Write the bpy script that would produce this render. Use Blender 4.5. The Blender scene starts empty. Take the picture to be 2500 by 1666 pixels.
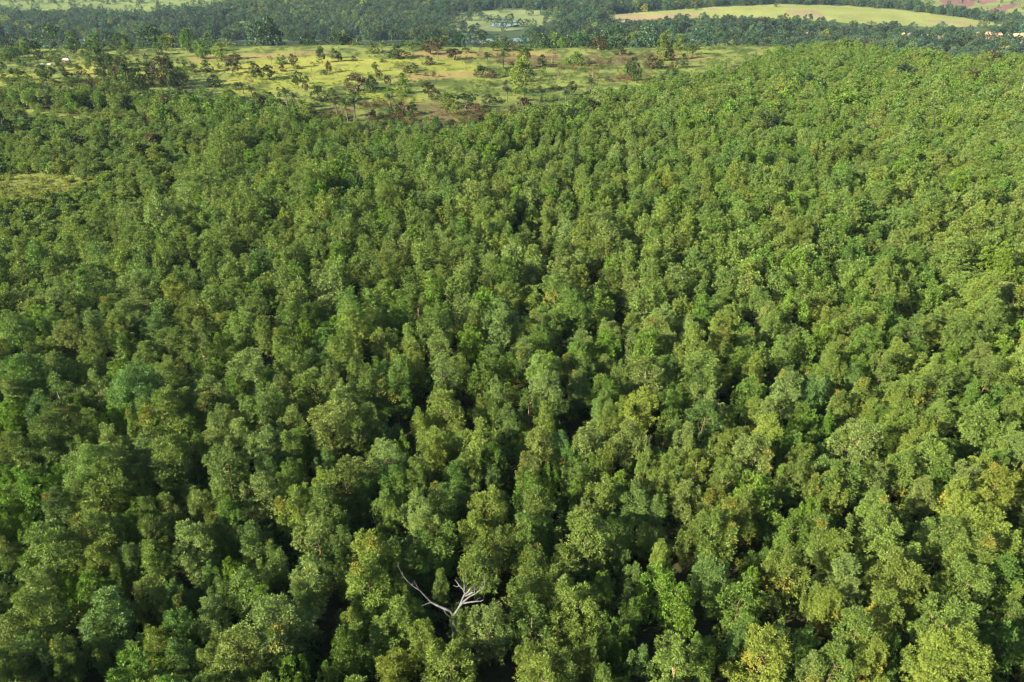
import bpy, math, re
import numpy as np
from mathutils import Vector

# ------------------------------------------------------------------ camera, sky, sun, exposure
SC = bpy.context.scene
C = SC.collection
CAM_H = 62.0
PITCH = math.radians(30.9)
FPX = 1677.0                      # focal length in pixels of the 2500 px wide photograph
cam_d = bpy.data.cameras.new('camera'); cam = bpy.data.objects.new('camera', cam_d); C.objects.link(cam)
cam_d.sensor_width = 36.0; cam_d.lens = 36.0 * FPX / 2500.0
cam_d.clip_start = 1.0; cam_d.clip_end = 20000.0
cam.location = (0, 0, CAM_H); cam.rotation_euler = (math.pi / 2 - PITCH, 0, 0)
SC.camera = cam

SUN_EL = math.radians(26.0)
SUN_AZ = math.radians(-116.0)     # compass-like, from +Y towards +X: the sun stands to the left, a little behind the camera
W = bpy.data.worlds.new('World'); SC.world = W; W.use_nodes = True
nt = W.node_tree; nt.nodes.clear()
sky = nt.nodes.new('ShaderNodeTexSky'); sky.sky_type = 'NISHITA'; sky.sun_disc = False
sky.sun_elevation = SUN_EL; sky.sun_rotation = SUN_AZ
sky.altitude = 300; sky.air_density = 1.0; sky.dust_density = 1.2
bg = nt.nodes.new('ShaderNodeBackground'); bg.inputs['Strength'].default_value = 0.05
wo = nt.nodes.new('ShaderNodeOutputWorld')
nt.links.new(sky.outputs[0], bg.inputs[0]); nt.links.new(bg.outputs[0], wo.inputs[0])

sun_d = bpy.data.lights.new('sun', 'SUN'); sun = bpy.data.objects.new('sun', sun_d); C.objects.link(sun)
sun_d.energy = 5.0; sun_d.angle = math.radians(0.6); sun_d.color = (1.0, 0.87, 0.62)
to_sun = Vector((math.sin(SUN_AZ) * math.cos(SUN_EL), math.cos(SUN_AZ) * math.cos(SUN_EL), math.sin(SUN_EL)))
sun.rotation_euler = to_sun.to_track_quat('Z', 'Y').to_euler()
sun.location = (-60, -20, 90)

SC.view_settings.view_transform = 'Standard'; SC.view_settings.look = 'None'
SC.view_settings.exposure = 2.25; SC.view_settings.gamma = 1.0; SC.view_settings.use_curve_mapping = False
SC.render.engine = 'CYCLES'
cy = SC.cycles
cy.max_bounces = 6; cy.diffuse_bounces = 2; cy.glossy_bounces = 2; cy.transmission_bounces = 3
cy.volume_bounces = 0; cy.transparent_max_bounces = 4; cy.use_denoising = True; cy.denoiser = 'OPENIMAGEDENOISE'; cy.denoising_input_passes = 'RGB_ALBEDO_NORMAL'; cy.denoising_prefilter = 'ACCURATE'
cy.caustics_reflective = False; cy.caustics_refractive = False
cy.pixel_filter_type = 'BLACKMAN_HARRIS'; cy.filter_width = 1.35

RS = np.random.RandomState
PI = math.pi

# ------------------------------------------------------------------ helpers
_nrs = RS(5).rand(64, 64, 6)
def noise(x, y, s, k=0):
    """smooth value noise in -1..1, s metres per cell"""
    x = np.asarray(x, float) / s + 1000.0 + 17.3 * k; y = np.asarray(y, float) / s + 1000.0 - 9.1 * k
    ix = np.floor(x).astype(int); iy = np.floor(y).astype(int); fx = x - ix; fy = y - iy
    fx = fx * fx * (3 - 2 * fx); fy = fy * fy * (3 - 2 * fy); t = _nrs[:, :, k % 6]
    a = t[ix % 64, iy % 64]; b = t[(ix + 1) % 64, iy % 64]; c = t[ix % 64, (iy + 1) % 64]; d = t[(ix + 1) % 64, (iy + 1) % 64]
    return 2 * ((a * (1 - fx) + b * fx) * (1 - fy) + (c * (1 - fx) + d * fx) * fy) - 1

def sstep(t):
    t = np.clip(t, 0, 1); return t * t * (3 - 2 * t)

def edge(x):
    return 452 - 62 * sstep((x - 130) / 120) + 9 * noise(x, x * 0, 90, 1)

RIVER_Y = 1010.0
def river_y(x): return RIVER_Y + 0.05 * x + 18 * np.sin(np.asarray(x, float) / 160.0)

def ground_z(x, y):
    x = np.asarray(x, float); y = np.asarray(y, float)
    zp = 0.9 * noise(x, y, 70, 2) * sstep((y - 60) / 60) + 0.3 * noise(x, y, 19, 3) * sstep((y - 60) / 60)
    zv = -65 + 3.5 * noise(x, y, 170, 4) + 1.0 * noise(x, y, 45, 5)
    r = (y - river_y(x)) / 34.0
    zv = np.where(y < 1300, zv * (1 - np.exp(-(r * r) * .35)) + (-68.5) * np.exp(-(r * r) * .35), zv)
    def bump(cx, cy_, sx, sy_, a): return a * np.exp(-((x - cx) / sx) ** 2 - ((y - cy_) / sy_) ** 2)
    zv = zv + bump(470, 1350, 420, 150, 15) + bump(1420, 1850, 620, 380, 62) + bump(-1150, 1850, 620, 420, 60)
    zv = zv + bump(-250, 1750, 500, 260, 22) + 60 * sstep((y - 2600) / 2500) + 20 * sstep((y - 1700) / 800)
    s = sstep((y - edge(x)) / 190.0)
    s2 = sstep((np.abs(x) - 1500) / 1500.0) * 0
    return zp * (1 - s) + zv * s + s2

CP, SP = math.cos(PITCH), math.sin(PITCH)
def project(x, y, z):
    """world point -> pixel of the 2500 x 1666 photograph, and depth"""
    dz = z - CAM_H
    d = y * CP - dz * SP
    v = -y * SP - dz * CP
    return 1250 + FPX * x / d, 833 + FPX * v / d, d

def ray(px, py):
    u = (px - 1250) / FPX; v = (py - 833) / FPX
    return np.array([u, CP - v * SP, -SP - v * CP])

def at_z(px, py, z):
    r = ray(px, py); t = (z - CAM_H) / r[2]
    return r[0] * t, r[1] * t

def at_ground(px, py):
    r = ray(px, py); t = 40.0; st = 4.0
    while t < 6000:
        p = r * t
        if CAM_H + p[2] <= float(ground_z(p[0], p[1])): break
        t += st
        if t > 500: st = 6.0
    lo, hi = t - st, t
    for _ in range(12):
        m = (lo + hi) / 2; p = r * m
        if CAM_H + p[2] <= float(ground_z(p[0], p[1])): hi = m
        else: lo = m
    p = r * hi
    return p[0], p[1], float(ground_z(p[0], p[1])), hi

def inpoly(px, py, poly):
    px = np.asarray(px, float); py = np.asarray(py, float); ins = np.zeros(px.shape, bool); n = len(poly); j = n - 1
    for i in range(n):
        xi, yi = poly[i]; xj, yj = poly[j]
        c = ((yi > py) != (yj > py)) & (px < (xj - xi) * (py - yi) / (yj - yi + 1e-9) + xi)
        ins ^= c; j = i
    return ins

def mesh_from(name, V, F4, mats, mi=None, attrs=None, smooth=False):
    """V (n,3); F4 (m,4) quads (or (m,3) triangles)"""
    me = bpy.data.meshes.new(name)
    V = np.ascontiguousarray(V, np.float32); F4 = np.ascontiguousarray(F4, np.int32); k = F4.shape[1]
    me.vertices.add(len(V)); me.vertices.foreach_set('co', V.ravel())
    me.loops.add(F4.size); me.loops.foreach_set('vertex_index', F4.ravel())
    me.polygons.add(len(F4)); me.polygons.foreach_set('loop_start', np.arange(0, F4.size, k, dtype=np.int32))
    me.polygons.foreach_set('loop_total', np.full(len(F4), k, np.int32))
    for m in mats: me.materials.append(m)
    if mi is not None: me.polygons.foreach_set('material_index', np.ascontiguousarray(mi, np.int32))
    if smooth: me.polygons.foreach_set('use_smooth', np.ones(len(F4), bool))
    for an, av in (attrs or {}).items():
        a = me.attributes.new(an, 'FLOAT_VECTOR', 'POINT'); a.data.foreach_set('vector', np.ascontiguousarray(av, np.float32).ravel())
    me.update(calc_edges=True)
    return me

def link(name, me, parent=None):
    o = bpy.data.objects.new(name, me); C.objects.link(o)
    if parent is not None: o.parent = parent
    return o

def thing(name, label, cat, loc, rz=0.0, group=None, scale=(1, 1, 1)):
    o = bpy.data.objects.new(name, None); C.objects.link(o)
    o.empty_display_size = 0.5
    o.location = loc; o.rotation_euler = (0, 0, rz); o.scale = scale
    o['label'] = label; o['category'] = cat
    if group: o['group'] = group
    return o

def nrm(a): return a / (np.linalg.norm(a, axis=-1, keepdims=True) + 1e-9)

class Tubes:
    def __init__(s): s.V = []; s.F = []; s.n = 0
    def add(s, pts, rad, k=5, cap=True):
        pts = np.array(pts, float); m = len(pts); rad = np.broadcast_to(rad, (m,))
        t = nrm(np.gradient(pts, axis=0)); ref = np.array([0.31, 0.17, 0.94])
        a = nrm(np.cross(t, np.broadcast_to(ref, t.shape) + (np.abs(t @ ref)[:, None] > .97) * np.array([1., 0, 0]))); b = np.cross(t, a)
        an = np.arange(k) * 2 * PI / k
        ring = pts[:, None] + rad[:, None, None] * (np.cos(an)[None, :, None] * a[:, None] + np.sin(an)[None, :, None] * b[:, None])
        s.V.append(ring.reshape(-1, 3))
        i = np.arange(m - 1)[:, None] * k; j = np.arange(k)[None]; j2 = (j + 1) % k
        f = np.stack([i + j, i + j2, i + k + j2, i + k + j], -1).reshape(-1, 4) + s.n
        s.F.append(f); s.n += m * k
    def get(s): return np.concatenate(s.V), np.concatenate(s.F)

# ------------------------------------------------------------------ materials
def new_mat(name):
    m = bpy.data.materials.new(name); m.use_nodes = True; t = m.node_tree; t.nodes.clear()
    out = t.nodes.new('ShaderNodeOutputMaterial'); return m, t, out
def N(t, typ, **kw):
    n = t.nodes.new(typ)
    for k, v in kw.items(): setattr(n, k, v)
    return n
def mixc(t, blend, fac, a, b):
    n = N(t, 'ShaderNodeMix', data_type='RGBA', blend_type=blend)
    for i, v in ((0, fac), (6, a), (7, b)):
        if hasattr(v, 'is_output') or hasattr(v, 'links'): t.links.new(v, n.inputs[i])
        else: n.inputs[i].default_value = v if not isinstance(v, tuple) else (*v, 1.0)[:4]
    return n.outputs[2]

def leaf_material(name, trans=0.22, rough=0.55, spec=0.14, drycol=(0.22, 0.18, 0.03)):
    m, t, out = new_mat(name)
    ti = N(t, 'ShaderNodeAttribute', attribute_type='INSTANCER', attribute_name='tint')
    lv = N(t, 'ShaderNodeAttribute', attribute_type='GEOMETRY', attribute_name='leafvar')
    sep = N(t, 'ShaderNodeSeparateXYZ'); t.links.new(lv.outputs['Vector'], sep.inputs[0])
    dry = mixc(t, 'MIX', sep.outputs[1], ti.outputs['Color'], drycol)
    cmb = N(t, 'ShaderNodeCombineXYZ')
    for i in range(3): t.links.new(sep.outputs[0], cmb.inputs[i])
    col = mixc(t, 'MULTIPLY', 1.0, dry, cmb.outputs[0])
    p = N(t, 'ShaderNodeBsdfPrincipled'); t.links.new(col, p.inputs['Base Color'])
    p.inputs['Roughness'].default_value = rough; p.inputs['Specular IOR Level'].default_value = spec
    tc = mixc(t, 'MULTIPLY', 1.0, col, (1.25, 1.45, 0.55))
    tr = N(t, 'ShaderNodeBsdfTranslucent'); t.links.new(tc, tr.inputs['Color'])
    mx = N(t, 'ShaderNodeMixShader'); mx.inputs[0].default_value = trans
    t.links.new(p.outputs[0], mx.inputs[1]); t.links.new(tr.outputs[0], mx.inputs[2]); t.links.new(mx.outputs[0], out.inputs['Surface'])
    return m

def plain_material(name, col, col2=None, scale=3.0, rough=0.8, stretch=(1, 1, 1), bump=0.0, spec=0.2):
    m, t, out = new_mat(name)
    p = N(t, 'ShaderNodeBsdfPrincipled'); p.inputs['Roughness'].default_value = rough; p.inputs['Specular IOR Level'].default_value = spec
    tc = N(t, 'ShaderNodeTexCoord'); mp = N(t, 'ShaderNodeMapping'); mp.inputs['Scale'].default_value = stretch
    no = N(t, 'ShaderNodeTexNoise'); no.inputs['Scale'].default_value = scale; no.inputs['Detail'].default_value = 5
    t.links.new(tc.outputs['Object'], mp.inputs[0]); t.links.new(mp.outputs[0], no.inputs[0])
    rp = N(t, 'ShaderNodeMapRange'); rp.inputs[1].default_value = .3; rp.inputs[2].default_value = .7
    t.links.new(no.outputs[0], rp.inputs[0])
    c = mixc(t, 'MIX', rp.outputs[0], col, col2 or tuple(x * .6 for x in col))
    t.links.new(c, p.inputs['Base Color'])
    if bump:
        b = N(t, 'ShaderNodeBump'); b.inputs['Distance'].default_value = bump; t.links.new(no.outputs[0], b.inputs['Height']); t.links.new(b.outputs[0], p.inputs['Normal'])
    t.links.new(p.outputs[0], out.inputs['Surface'])
    return m

M_LEAF = leaf_material('narrow leaf foliage')
M_BROAD = leaf_material('broad leaf foliage', trans=0.26, rough=0.5, spec=0.2)
M_DULL = leaf_material('dull savanna foliage', trans=0.2, rough=0.8, spec=0.08, drycol=(0.11, 0.08, 0.04))
M_FROND = leaf_material('palm frond', trans=0.25, rough=0.45, spec=0.4)
M_BARK = plain_material('grey brown bark', (0.16, 0.115, 0.08), (0.07, 0.05, 0.035), 4, .9, (1, 1, .25), .02)
M_PALEBARK = plain_material('pale pinkish bark', (0.42, 0.30, 0.22), (0.25, 0.17, 0.12), 4, .8, (1, 1, .25), .01)
M_DEAD = plain_material('bleached dead wood', (0.125, 0.128, 0.138), (0.04, 0.04, 0.045), 2.2, .85, (1, 1, .5), .02)
M_PALMTRUNK = plain_material('palm trunk', (0.14, 0.11, 0.08), (0.06, 0.05, 0.04), 6, .9)
M_PALETRUNK = plain_material('pale palm trunk', (0.50, 0.45, 0.36), (0.33, 0.29, 0.22), 3, .9)
M_TWIG = plain_material('dry grey brown twigs', (0.20, 0.135, 0.10), (0.12, 0.08, 0.06), 3, .9)
M_THATCH = plain_material('weathered thatch', (0.50, 0.30, 0.17), (0.30, 0.19, 0.12), 2, .9, bump=.05)
M_THATCH2 = plain_material('grey thatch', (0.34, 0.25, 0.19), (0.22, 0.16, 0.12), 2, .9, bump=.05)
M_TIN = plain_material('pale metal roofing', (0.62, 0.64, 0.66), (0.45, 0.46, 0.48), 2, .5)
M_MUD = plain_material('red mud wall', (0.40, 0.22, 0.14), (0.28, 0.15, 0.10), 2, .9)
M_DARK = plain_material('dark door opening', (0.03, 0.025, 0.02))

# ------------------------------------------------------------------ vegetation shapes
def leaves(rng, tc, tdir, nleaf, spread, size, droop, bias=1.25, rnd=.55):
    """leaf quads round tuft centres tc with outward directions tdir"""
    n = len(tc) * nleaf
    c = np.repeat(tc, nleaf, 0); od = np.repeat(tdir, nleaf, 0)
    r = nrm(rng.normal(size=(n, 3)) * .8 + od * .5)
    off = r * (rng.rand(n, 1) ** .6) * spread
    d = nrm(r * .75 + od * .55 + np.array([0, 0, -1.0]) * droop)
    nn = od * bias + np.array([0, 0, .35]) + rng.normal(size=(n, 3)) * rnd
    nn = nrm(nn - (nn * d).sum(1, keepdims=True) * d)
    s = np.cross(nn, d)
    L = size[0] * rng.uniform(.7, 1.3, (n, 1)); Wd = size[1] * rng.uniform(.75, 1.25, (n, 1))
    p = c + off
    v = np.stack([p, p + d * L * .45 + s * Wd * .5, p + d * L, p + d * L * .45 - s * Wd * .5], 1).reshape(-1, 3)
    return v, n

def crown(seed, H=10., base=3.0, R=2.45, nclump=34, ntuft=20, nleaf=14, size=(.25, .09), droop=.5, cr=(.62, 1.0),
          spread=.26, top=.42, flat=1.0, dry=0.0, gap=0.0, rnd=.55, leader=3, vstretch=1.2, even=.55, cone=2.0, spray=.0, plumes=0):
    """returns leaf vertices, attribute rows and clump centres (for the limbs)"""
    rng = RS(seed); CC = []; CR = []
    ph = rng.rand() * 6.28; a1, a2 = rng.uniform(.08, .28), rng.uniform(.05, .18); p1, p2 = rng.rand(2) * 6.28
    for i in range(nclump):
        t = (i + rng.rand()) / nclump
        t = t ** .9
        q_ = abs(t - top) / (1.05 - top if t > top else top + .22)
        prof = max(.06, 1 - q_ ** (cone if t > top else 2.2)) ** (.75 if t > top else .5)
        phi = ph + i * 2.39996 + rng.normal() * .35
        rr = R * prof * (1 + a1 * math.sin(phi + p1) + a2 * math.sin(2 * phi + p2)) * (even + (1 - even) * rng.rand() ** .5)
        if rng.rand() < .22: rr *= .45
        q = cr[0] + (cr[1] - cr[0]) * rng.rand()
        if t > .8: q *= .82
        CC.append((math.cos(phi) * max(0, rr - q * .4), math.sin(phi) * max(0, rr - q * .4), base + (H - base) * t * 0.95 + rng.normal() * .12)); CR.append(q)
    if plumes:
        CC, CR = [], []; a0 = rng.rand() * 6.28; ex = rng.uniform(-.3, .3)
        for j in range(plumes):
            phi = a0 + j * 2.39996 + rng.normal() * .3; f = math.sqrt((j + .3) / plumes)
            rj = R * .80 * f * (1 + ex * math.cos(phi)) * rng.uniform(.8, 1.12)
            tip = H * (1.0 - .52 * (rj / R) ** 1.4 * rng.uniform(.5, 1.3)) * rng.uniform(.93, 1.03); lo = base + rng.uniform(-.2, 1.3) * (1 if f > .45 else 1.8)
            w = R * rng.uniform(.29, .42); nc = max(4, int(round((tip - lo) / 1.05)))
            for c in range(nc):
                t = (c + rng.uniform(-.2, .2)) / (nc - 1); t = min(max(t, 0), 1)
                q = w * (math.sin(PI * (.30 + .60 * t)) ** .8) * rng.uniform(.85, 1.12)
                rr = rj * (.72 + .33 * t) + rng.normal() * .12
                ph_ = phi + rng.normal() * .12
                CC.append((math.cos(ph_) * rr, math.sin(ph_) * rr, lo + (tip - lo - w * .4) * t)); CR.append(max(q, w * .42))
        leader = 0
    for i in range(leader):
        phi = rng.rand() * 6.28; rr = R * .35 * rng.rand()
        CC.append((math.cos(phi) * rr, math.sin(phi) * rr, H * rng.uniform(.94, 1.03))); CR.append(cr[0] * .75)
    CC = np.array(CC); CR = np.array(CR); n = len(CC)
    cen = np.array([0, 0, base + (H - base) * .38])
    out = nrm((CC - cen) * np.array([1, 1, .75]))
    k = n * ntuft
    cc = np.repeat(CC, ntuft, 0); crr = np.repeat(CR, ntuft)[:, None]; oo = np.repeat(out, ntuft, 0)
    d = nrm(nrm(rng.normal(size=(k, 3))) + oo * .55 + np.array([0, 0, .25]))
    rad = rng.uniform(.55, 1.08, (k, 1)); rad += (rng.rand(k, 1) < spray) * rng.uniform(.15, .55, (k, 1))
    tc = cc + d * crr * rad * np.array([1, 1, vstretch * flat])
    td = nrm(d * .7 + oo * .5 + np.array([0, 0, .15]))
    v, m = leaves(rng, tc, td, nleaf, spread, size, droop, rnd=rnd)
    cb = np.repeat(rng.uniform(.88, 1.12, n), ntuft * nleaf); tb = np.repeat(rng.uniform(.86, 1.14, k), nleaf); lb = rng.uniform(.8, 1.22, m)
    b = cb * tb * lb
    dr = np.zeros(m)
    if dry > 0:
        cd = (rng.rand(n) < dry) * rng.uniform(.25, .8, n)
        dr = np.repeat(cd, ntuft * nleaf) * rng.uniform(.3, 1.1, m)
    dr += (rng.rand(m) < .03) * .4
    at = np.stack([b, np.clip(dr, 0, 1), rng.rand(m)], 1)
    return v, np.repeat(at, 4, 0), CC

def quads(n): return np.arange(n * 4, dtype=np.int32).reshape(-1, 4)

def trunk_tubes(seed, CC, H, r0=.13, nbr=7, k=5, lean=.25, start=.25, tip=.86):
    rng = RS(seed + 99); T = Tubes()
    m = 6; z = np.linspace(0, H * tip, m); bx = np.cumsum(rng.normal(0, lean * .5, m)) * z / H; by = np.cumsum(rng.normal(0, lean * .5, m)) * z / H
    pts = np.stack([bx, by, z], 1)
    T.add(pts, r0 * (1 - .85 * z / (H * tip)) + .02, k)
    idx = rng.choice(len(CC), min(nbr, len(CC)), replace=False)
    for i in idx:
        c = CC[i]; zs = max(H * start * .6, min(c[2] - .35 * (c[2]) * rng.uniform(.3, .6), H * .7))
        x0 = np.interp(zs, z, bx); y0 = np.interp(zs, z, by); p0 = np.array([x0, y0, zs]); mid = (p0 + c) / 2 + np.array([0, 0, -.15 * np.linalg.norm(c - p0)])
        T.add([p0, mid, c], [r0 * .42, r0 * .28, r0 * .1], 4)
    return T.get()

def tree_meshes(name, seed, leafmat, barkmat=None, r0=.13, nbr=7, tip=.7, **kw):
    v, at, CC = crown(seed, **kw); H = kw.get('H', 10.)
    cm = mesh_from(name + ' crown', v, quads(len(v) // 4), [leafmat], attrs={'leafvar': at})
    tv, tf = trunk_tubes(seed, CC, H, r0, nbr, tip=tip)
    tm = mesh_from(name + ' trunk', tv, tf, [barkmat or M_BARK], smooth=True)
    return tm, cm

def joined(name, tm, cm):
    """one mesh of a trunk and a crown, for the mass planting"""
    me = cm.copy(); me.name = name
    nv = len(tm.vertices); a = np.zeros(nv * 3, np.float32); tm.vertices.foreach_get('co', a)
    nf = len(tm.polygons); fi = np.zeros(nf * 4, np.int32); tm.loops.foreach_get('vertex_index', fi)
    n0 = len(cm.vertices); m0 = len(cm.polygons)
    va = np.zeros(n0 * 3, np.float32); cm.vertices.foreach_get('co', va)
    la = np.zeros(m0 * 4, np.int32); cm.loops.foreach_get('vertex_index', la)
    at = np.zeros(n0 * 3, np.float32); cm.attributes['leafvar'].data.foreach_get('vector', at)
    bpy.data.meshes.remove(me)
    V = np.concatenate([va, a]).reshape(-1, 3); F = np.concatenate([la, fi + n0]).reshape(-1, 4)
    A = np.concatenate([at.reshape(-1, 3), np.ones((nv, 3), np.float32)])
    mi = np.concatenate([np.zeros(m0, np.int32), np.ones(nf, np.int32)])
    return mesh_from(name, V, F, [cm.materials[0], tm.materials[0]], mi, {'leafvar': A})

# proto sets: near / mid / far for the plantation
NA, NB = 12, 5
ACA, BRD = [], []
vr = RS(77)
for i in range(NA):
    kw = dict(H=10., base=vr.uniform(2.2, 3.6), R=vr.uniform(2.5, 3.05), top=vr.uniform(.3, .5), leader=vr.randint(2, 5), droop=vr.uniform(.1, .45),
              dry=(0, .02, 0, .04, 0, 0, .13, 0, 0, .02, 0, 0)[i], plumes=(7, 9, 6, 10, 8, 11, 7, 5, 9, 12, 6, 8)[i], spray=.16, vstretch=1.25)
    near = tree_meshes('acacia %d' % i, 100 + i, M_LEAF, M_PALEBARK if i in (2, 7) else M_BARK, ntuft=18, nleaf=19, size=(.23, .075), spread=.25, rnd=.42, **kw)
    mid = tree_meshes('acacia mid %d' % i, 100 + i, M_LEAF, ntuft=12, nleaf=9, size=(.34, .15), spread=.3, rnd=.36, **kw)
    far = tree_meshes('acacia far %d' % i, 100 + i, M_LEAF, ntuft=8, nleaf=5, size=(.5, .25), spread=.3, rnd=.3, nbr=2, **kw)
    ACA.append((near, mid, far))
BIG = []
for i in range(2):
    near = tree_meshes('large acacia %d' % i, 160 + i, M_LEAF, r0=.2, ntuft=18, nleaf=19, size=(.23, .075), spread=.27, rnd=.5, H=12., base=3., R=4.1, plumes=(19, 23)[i], spray=.16, vstretch=1.25, droop=.3, dry=(.03, 0)[i])
    BIG.append(near)
for i in range(NB):
    kw = dict(H=8.5, base=vr.uniform(1.2, 2.0), R=vr.uniform(2.4, 2.9), top=vr.uniform(.4, .55), leader=2, droop=.12, vstretch=1.05, spray=.1, plumes=(7, 9, 11, 8, 6)[i],
              dry=(0, .04, 0, 0, 0)[i])
    near = tree_meshes('broad %d' % i, 200 + i, M_BROAD, nclump=34, ntuft=18, nleaf=13, size=(.21, .11), spread=.21, rnd=.4, **kw)
    mid = tree_meshes('broad mid %d' % i, 200 + i, M_BROAD, nclump=34, ntuft=12, nleaf=7, size=(.38, .2), spread=.26, rnd=.4, **kw)
    far = tree_meshes('broad far %d' % i, 200 + i, M_BROAD, nclump=28, ntuft=8, nleaf=4, size=(.6, .36), spread=.3, rnd=.4, nbr=2, **kw)
    BRD.append((near, mid, far))

TINT = {  # leaf base colours
    'O': (0.084, 0.126, 0.028), 'L': (0.104, 0.160, 0.033), 'P': (0.132, 0.180, 0.056), 'Y': (0.132, 0.174, 0.028),
    'T': (0.064, 0.124, 0.036), 'G': (0.058, 0.128, 0.020), 'B': (0.086, 0.172, 0.016),
    'D': (0.030, 0.054, 0.020), 'N': (0.056, 0.052, 0.028), 'R': (0.095, 0.062, 0.036), 'V': (0.044, 0.080, 0.020)}
for k_ in 'OLPYTGB':   # crowns of one planting stay close to each other in colour
    f_ = .68 if k_ in 'BY' else .58
    TINT[k_] = tuple(f_ * a_ + (1 - f_) * b_ for a_, b_ in zip(TINT[k_], (0.098, 0.150, 0.034)))
CWORD = {'O': 'olive-green', 'L': 'light-green', 'P': 'sage-green', 'Y': 'yellowish-green', 'T': 'blue-green', 'G': 'deep-green', 'B': 'bright-green',
         'D': 'dark green', 'N': 'brownish', 'R': 'reddish brown', 'V': 'mid-green'}

def jitter(col, rng, a=.12):
    s = math.exp(rng.normal() * a); h = rng.normal() * a * .6
    return (col[0] * s * (1 + h), col[1] * s, col[2] * s * (1 - h * .8))

# ------------------------------------------------------------------ instanced masses (stuff)
def collection_of(name, meshes):
    col = bpy.data.collections.new(name)
    for i, me in enumerate(meshes):
        o = bpy.data.objects.new('%s_%03d' % (name, i), me); col.objects.link(o)
    return col

def scatter(name, label, pts, idx, rotz, scl, tint, meshes, tilt=None, category=None):
    n = len(pts)
    me = bpy.data.meshes.new(name); me.vertices.add(n); me.vertices.foreach_set('co', np.ascontiguousarray(pts, np.float32).ravel())
    rot = np.zeros((n, 3), np.float32); rot[:, 2] = rotz
    if tilt is not None: rot[:, :2] = tilt
    for an, av in (('rot', rot), ('scl', scl), ('tint', tint)):
        a = me.attributes.new(an, 'FLOAT_VECTOR', 'POINT'); a.data.foreach_set('vector', np.ascontiguousarray(av, np.float32).ravel())
    a = me.attributes.new('idx', 'INT', 'POINT'); a.data.foreach_set('value', np.ascontiguousarray(idx, np.int32))
    o = link(name, me); o['kind'] = 'stuff'; o['label'] = label; o['category'] = category or name.replace('_', ' ')
    g = bpy.data.node_groups.new(name + ' planting', 'GeometryNodeTree')
    g.interface.new_socket('Geometry', in_out='INPUT', socket_type='NodeSocketGeometry'); g.interface.new_socket('Geometry', in_out='OUTPUT', socket_type='NodeSocketGeometry')
    gi = g.nodes.new('NodeGroupInput'); go = g.nodes.new('NodeGroupOutput')
    ip = g.nodes.new('GeometryNodeInstanceOnPoints'); ci = g.nodes.new('GeometryNodeCollectionInfo')
    ci.inputs['Collection'].default_value = collection_of(name + ' shapes', meshes); ci.inputs['Separate Children'].default_value = True; ci.inputs['Reset Children'].default_value = True
    def na(nm, ty):
        x = g.nodes.new('GeometryNodeInputNamedAttribute'); x.data_type = ty; x.inputs['Name'].default_value = nm; return x.outputs['Attribute']
    er = g.nodes.new('FunctionNodeEulerToRotation')
    L = g.links.new
    L(gi.outputs[0], ip.inputs['Points']); L(ci.outputs[0], ip.inputs['Instance']); ip.inputs['Pick Instance'].default_value = True
    L(na('idx', 'INT'), ip.inputs['Instance Index']); L(na('rot', 'FLOAT_VECTOR'), er.inputs[0]); L(er.outputs[0], ip.inputs['Rotation'])
    L(na('scl', 'FLOAT_VECTOR'), ip.inputs['Scale']); L(ip.outputs[0], go.inputs[0])
    md = o.modifiers.new('planting', 'NODES'); md.node_group = g
    return o

# ------------------------------------------------------------------ places, outlined in photograph pixels and laid on the ground
D = 2500 / 2353.0
def dp(l): return [(x * D, y * D) for x, y in l]
CLEARING = dp([(-400, 190), (0, 204), (130, 206), (270, 200), (420, 212), (560, 226), (700, 262), (760, 282), (900, 290), (1080, 285), (1250, 258), (1330, 236), (1420, 222), (1520, 196), (1600, 172), (1700, 148),
               (1760, 126), (1850, 104), (1850, 60), (-400, 60)])
SLOPE_SPARSE = dp([(-400, 200), (300, 200), (420, 130), (300, 60), (-400, 60)])
SMALLGAP = dp([(-200, 405), (70, 398), (190, 408), (230, 432), (140, 468), (0, 486), (-200, 500)])
YOUNG = dp([(-500, 230), (300, 260), (520, 340), (420, 480), (250, 560), (120, 640), (-500, 700)])
ORANGE = [dp([(420, 132), (620, 122), (740, 116), (760, 124), (600, 134), (440, 142)]), dp([(980, 116), (1220, 118), (1290, 124), (1240, 136), (1000, 132), (900, 128)]),
          dp([(940, 168), (1140, 164), (1120, 176), (1000, 184), (880, 190), (930, 176)]), dp([(1500, 124), (1640, 132), (1600, 142), (1480, 136)])]
BROWN = [dp([(1080, 130), (1340, 126), (1500, 132), (1520, 150), (1300, 156), (1160, 150)]), dp([(780, 240), (980, 232), (1200, 250), (1230, 282), (1040, 290), (820, 284), (720, 270)]),
         dp([(1350, 120), (1560, 122), (1560, 140), (1380, 146)]), dp([(1380, 175), (1470, 170), (1500, 182), (1400, 190)]), dp([(150, 190), (420, 176), (440, 186), (180, 204)])]
BRIGHT = [dp([(440, 148), (720, 130), (880, 138), (1060, 140), (1130, 165), (900, 175), (760, 200), (560, 222), (480, 196), (560, 170), (420, 165)]), dp([(850, 214), (1000, 226), (900, 236), (800, 226)]), dp([(180, 140), (300, 138), (280, 152), (180, 150)]), dp([(-50, 168), (60, 170), (140, 182), (130, 198), (0, 200), (-50, 200)]), dp([(130, 152), (260, 150), (420, 168), (440, 186), (330, 180), (200, 176)])]
FIELD = dp([(1340, 50), (1400, 34), (1560, 22), (1780, 10), (1960, 14), (2130, 30), (2260, 48), (2340, 62), (2150, 62), (2000, 56), (1850, 46), (1700, 42), (1560, 40), (1480, 48)])
FIELD_B = dp([(1400, 42), (1560, 30), (1640, 34), (1560, 42), (1430, 50)])
MARSH = dp([(1010, 50), (1050, 28), (1150, 22), (1290, 26), (1290, 40), (1240, 62), (1170, 72), (1050, 72)])
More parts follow.
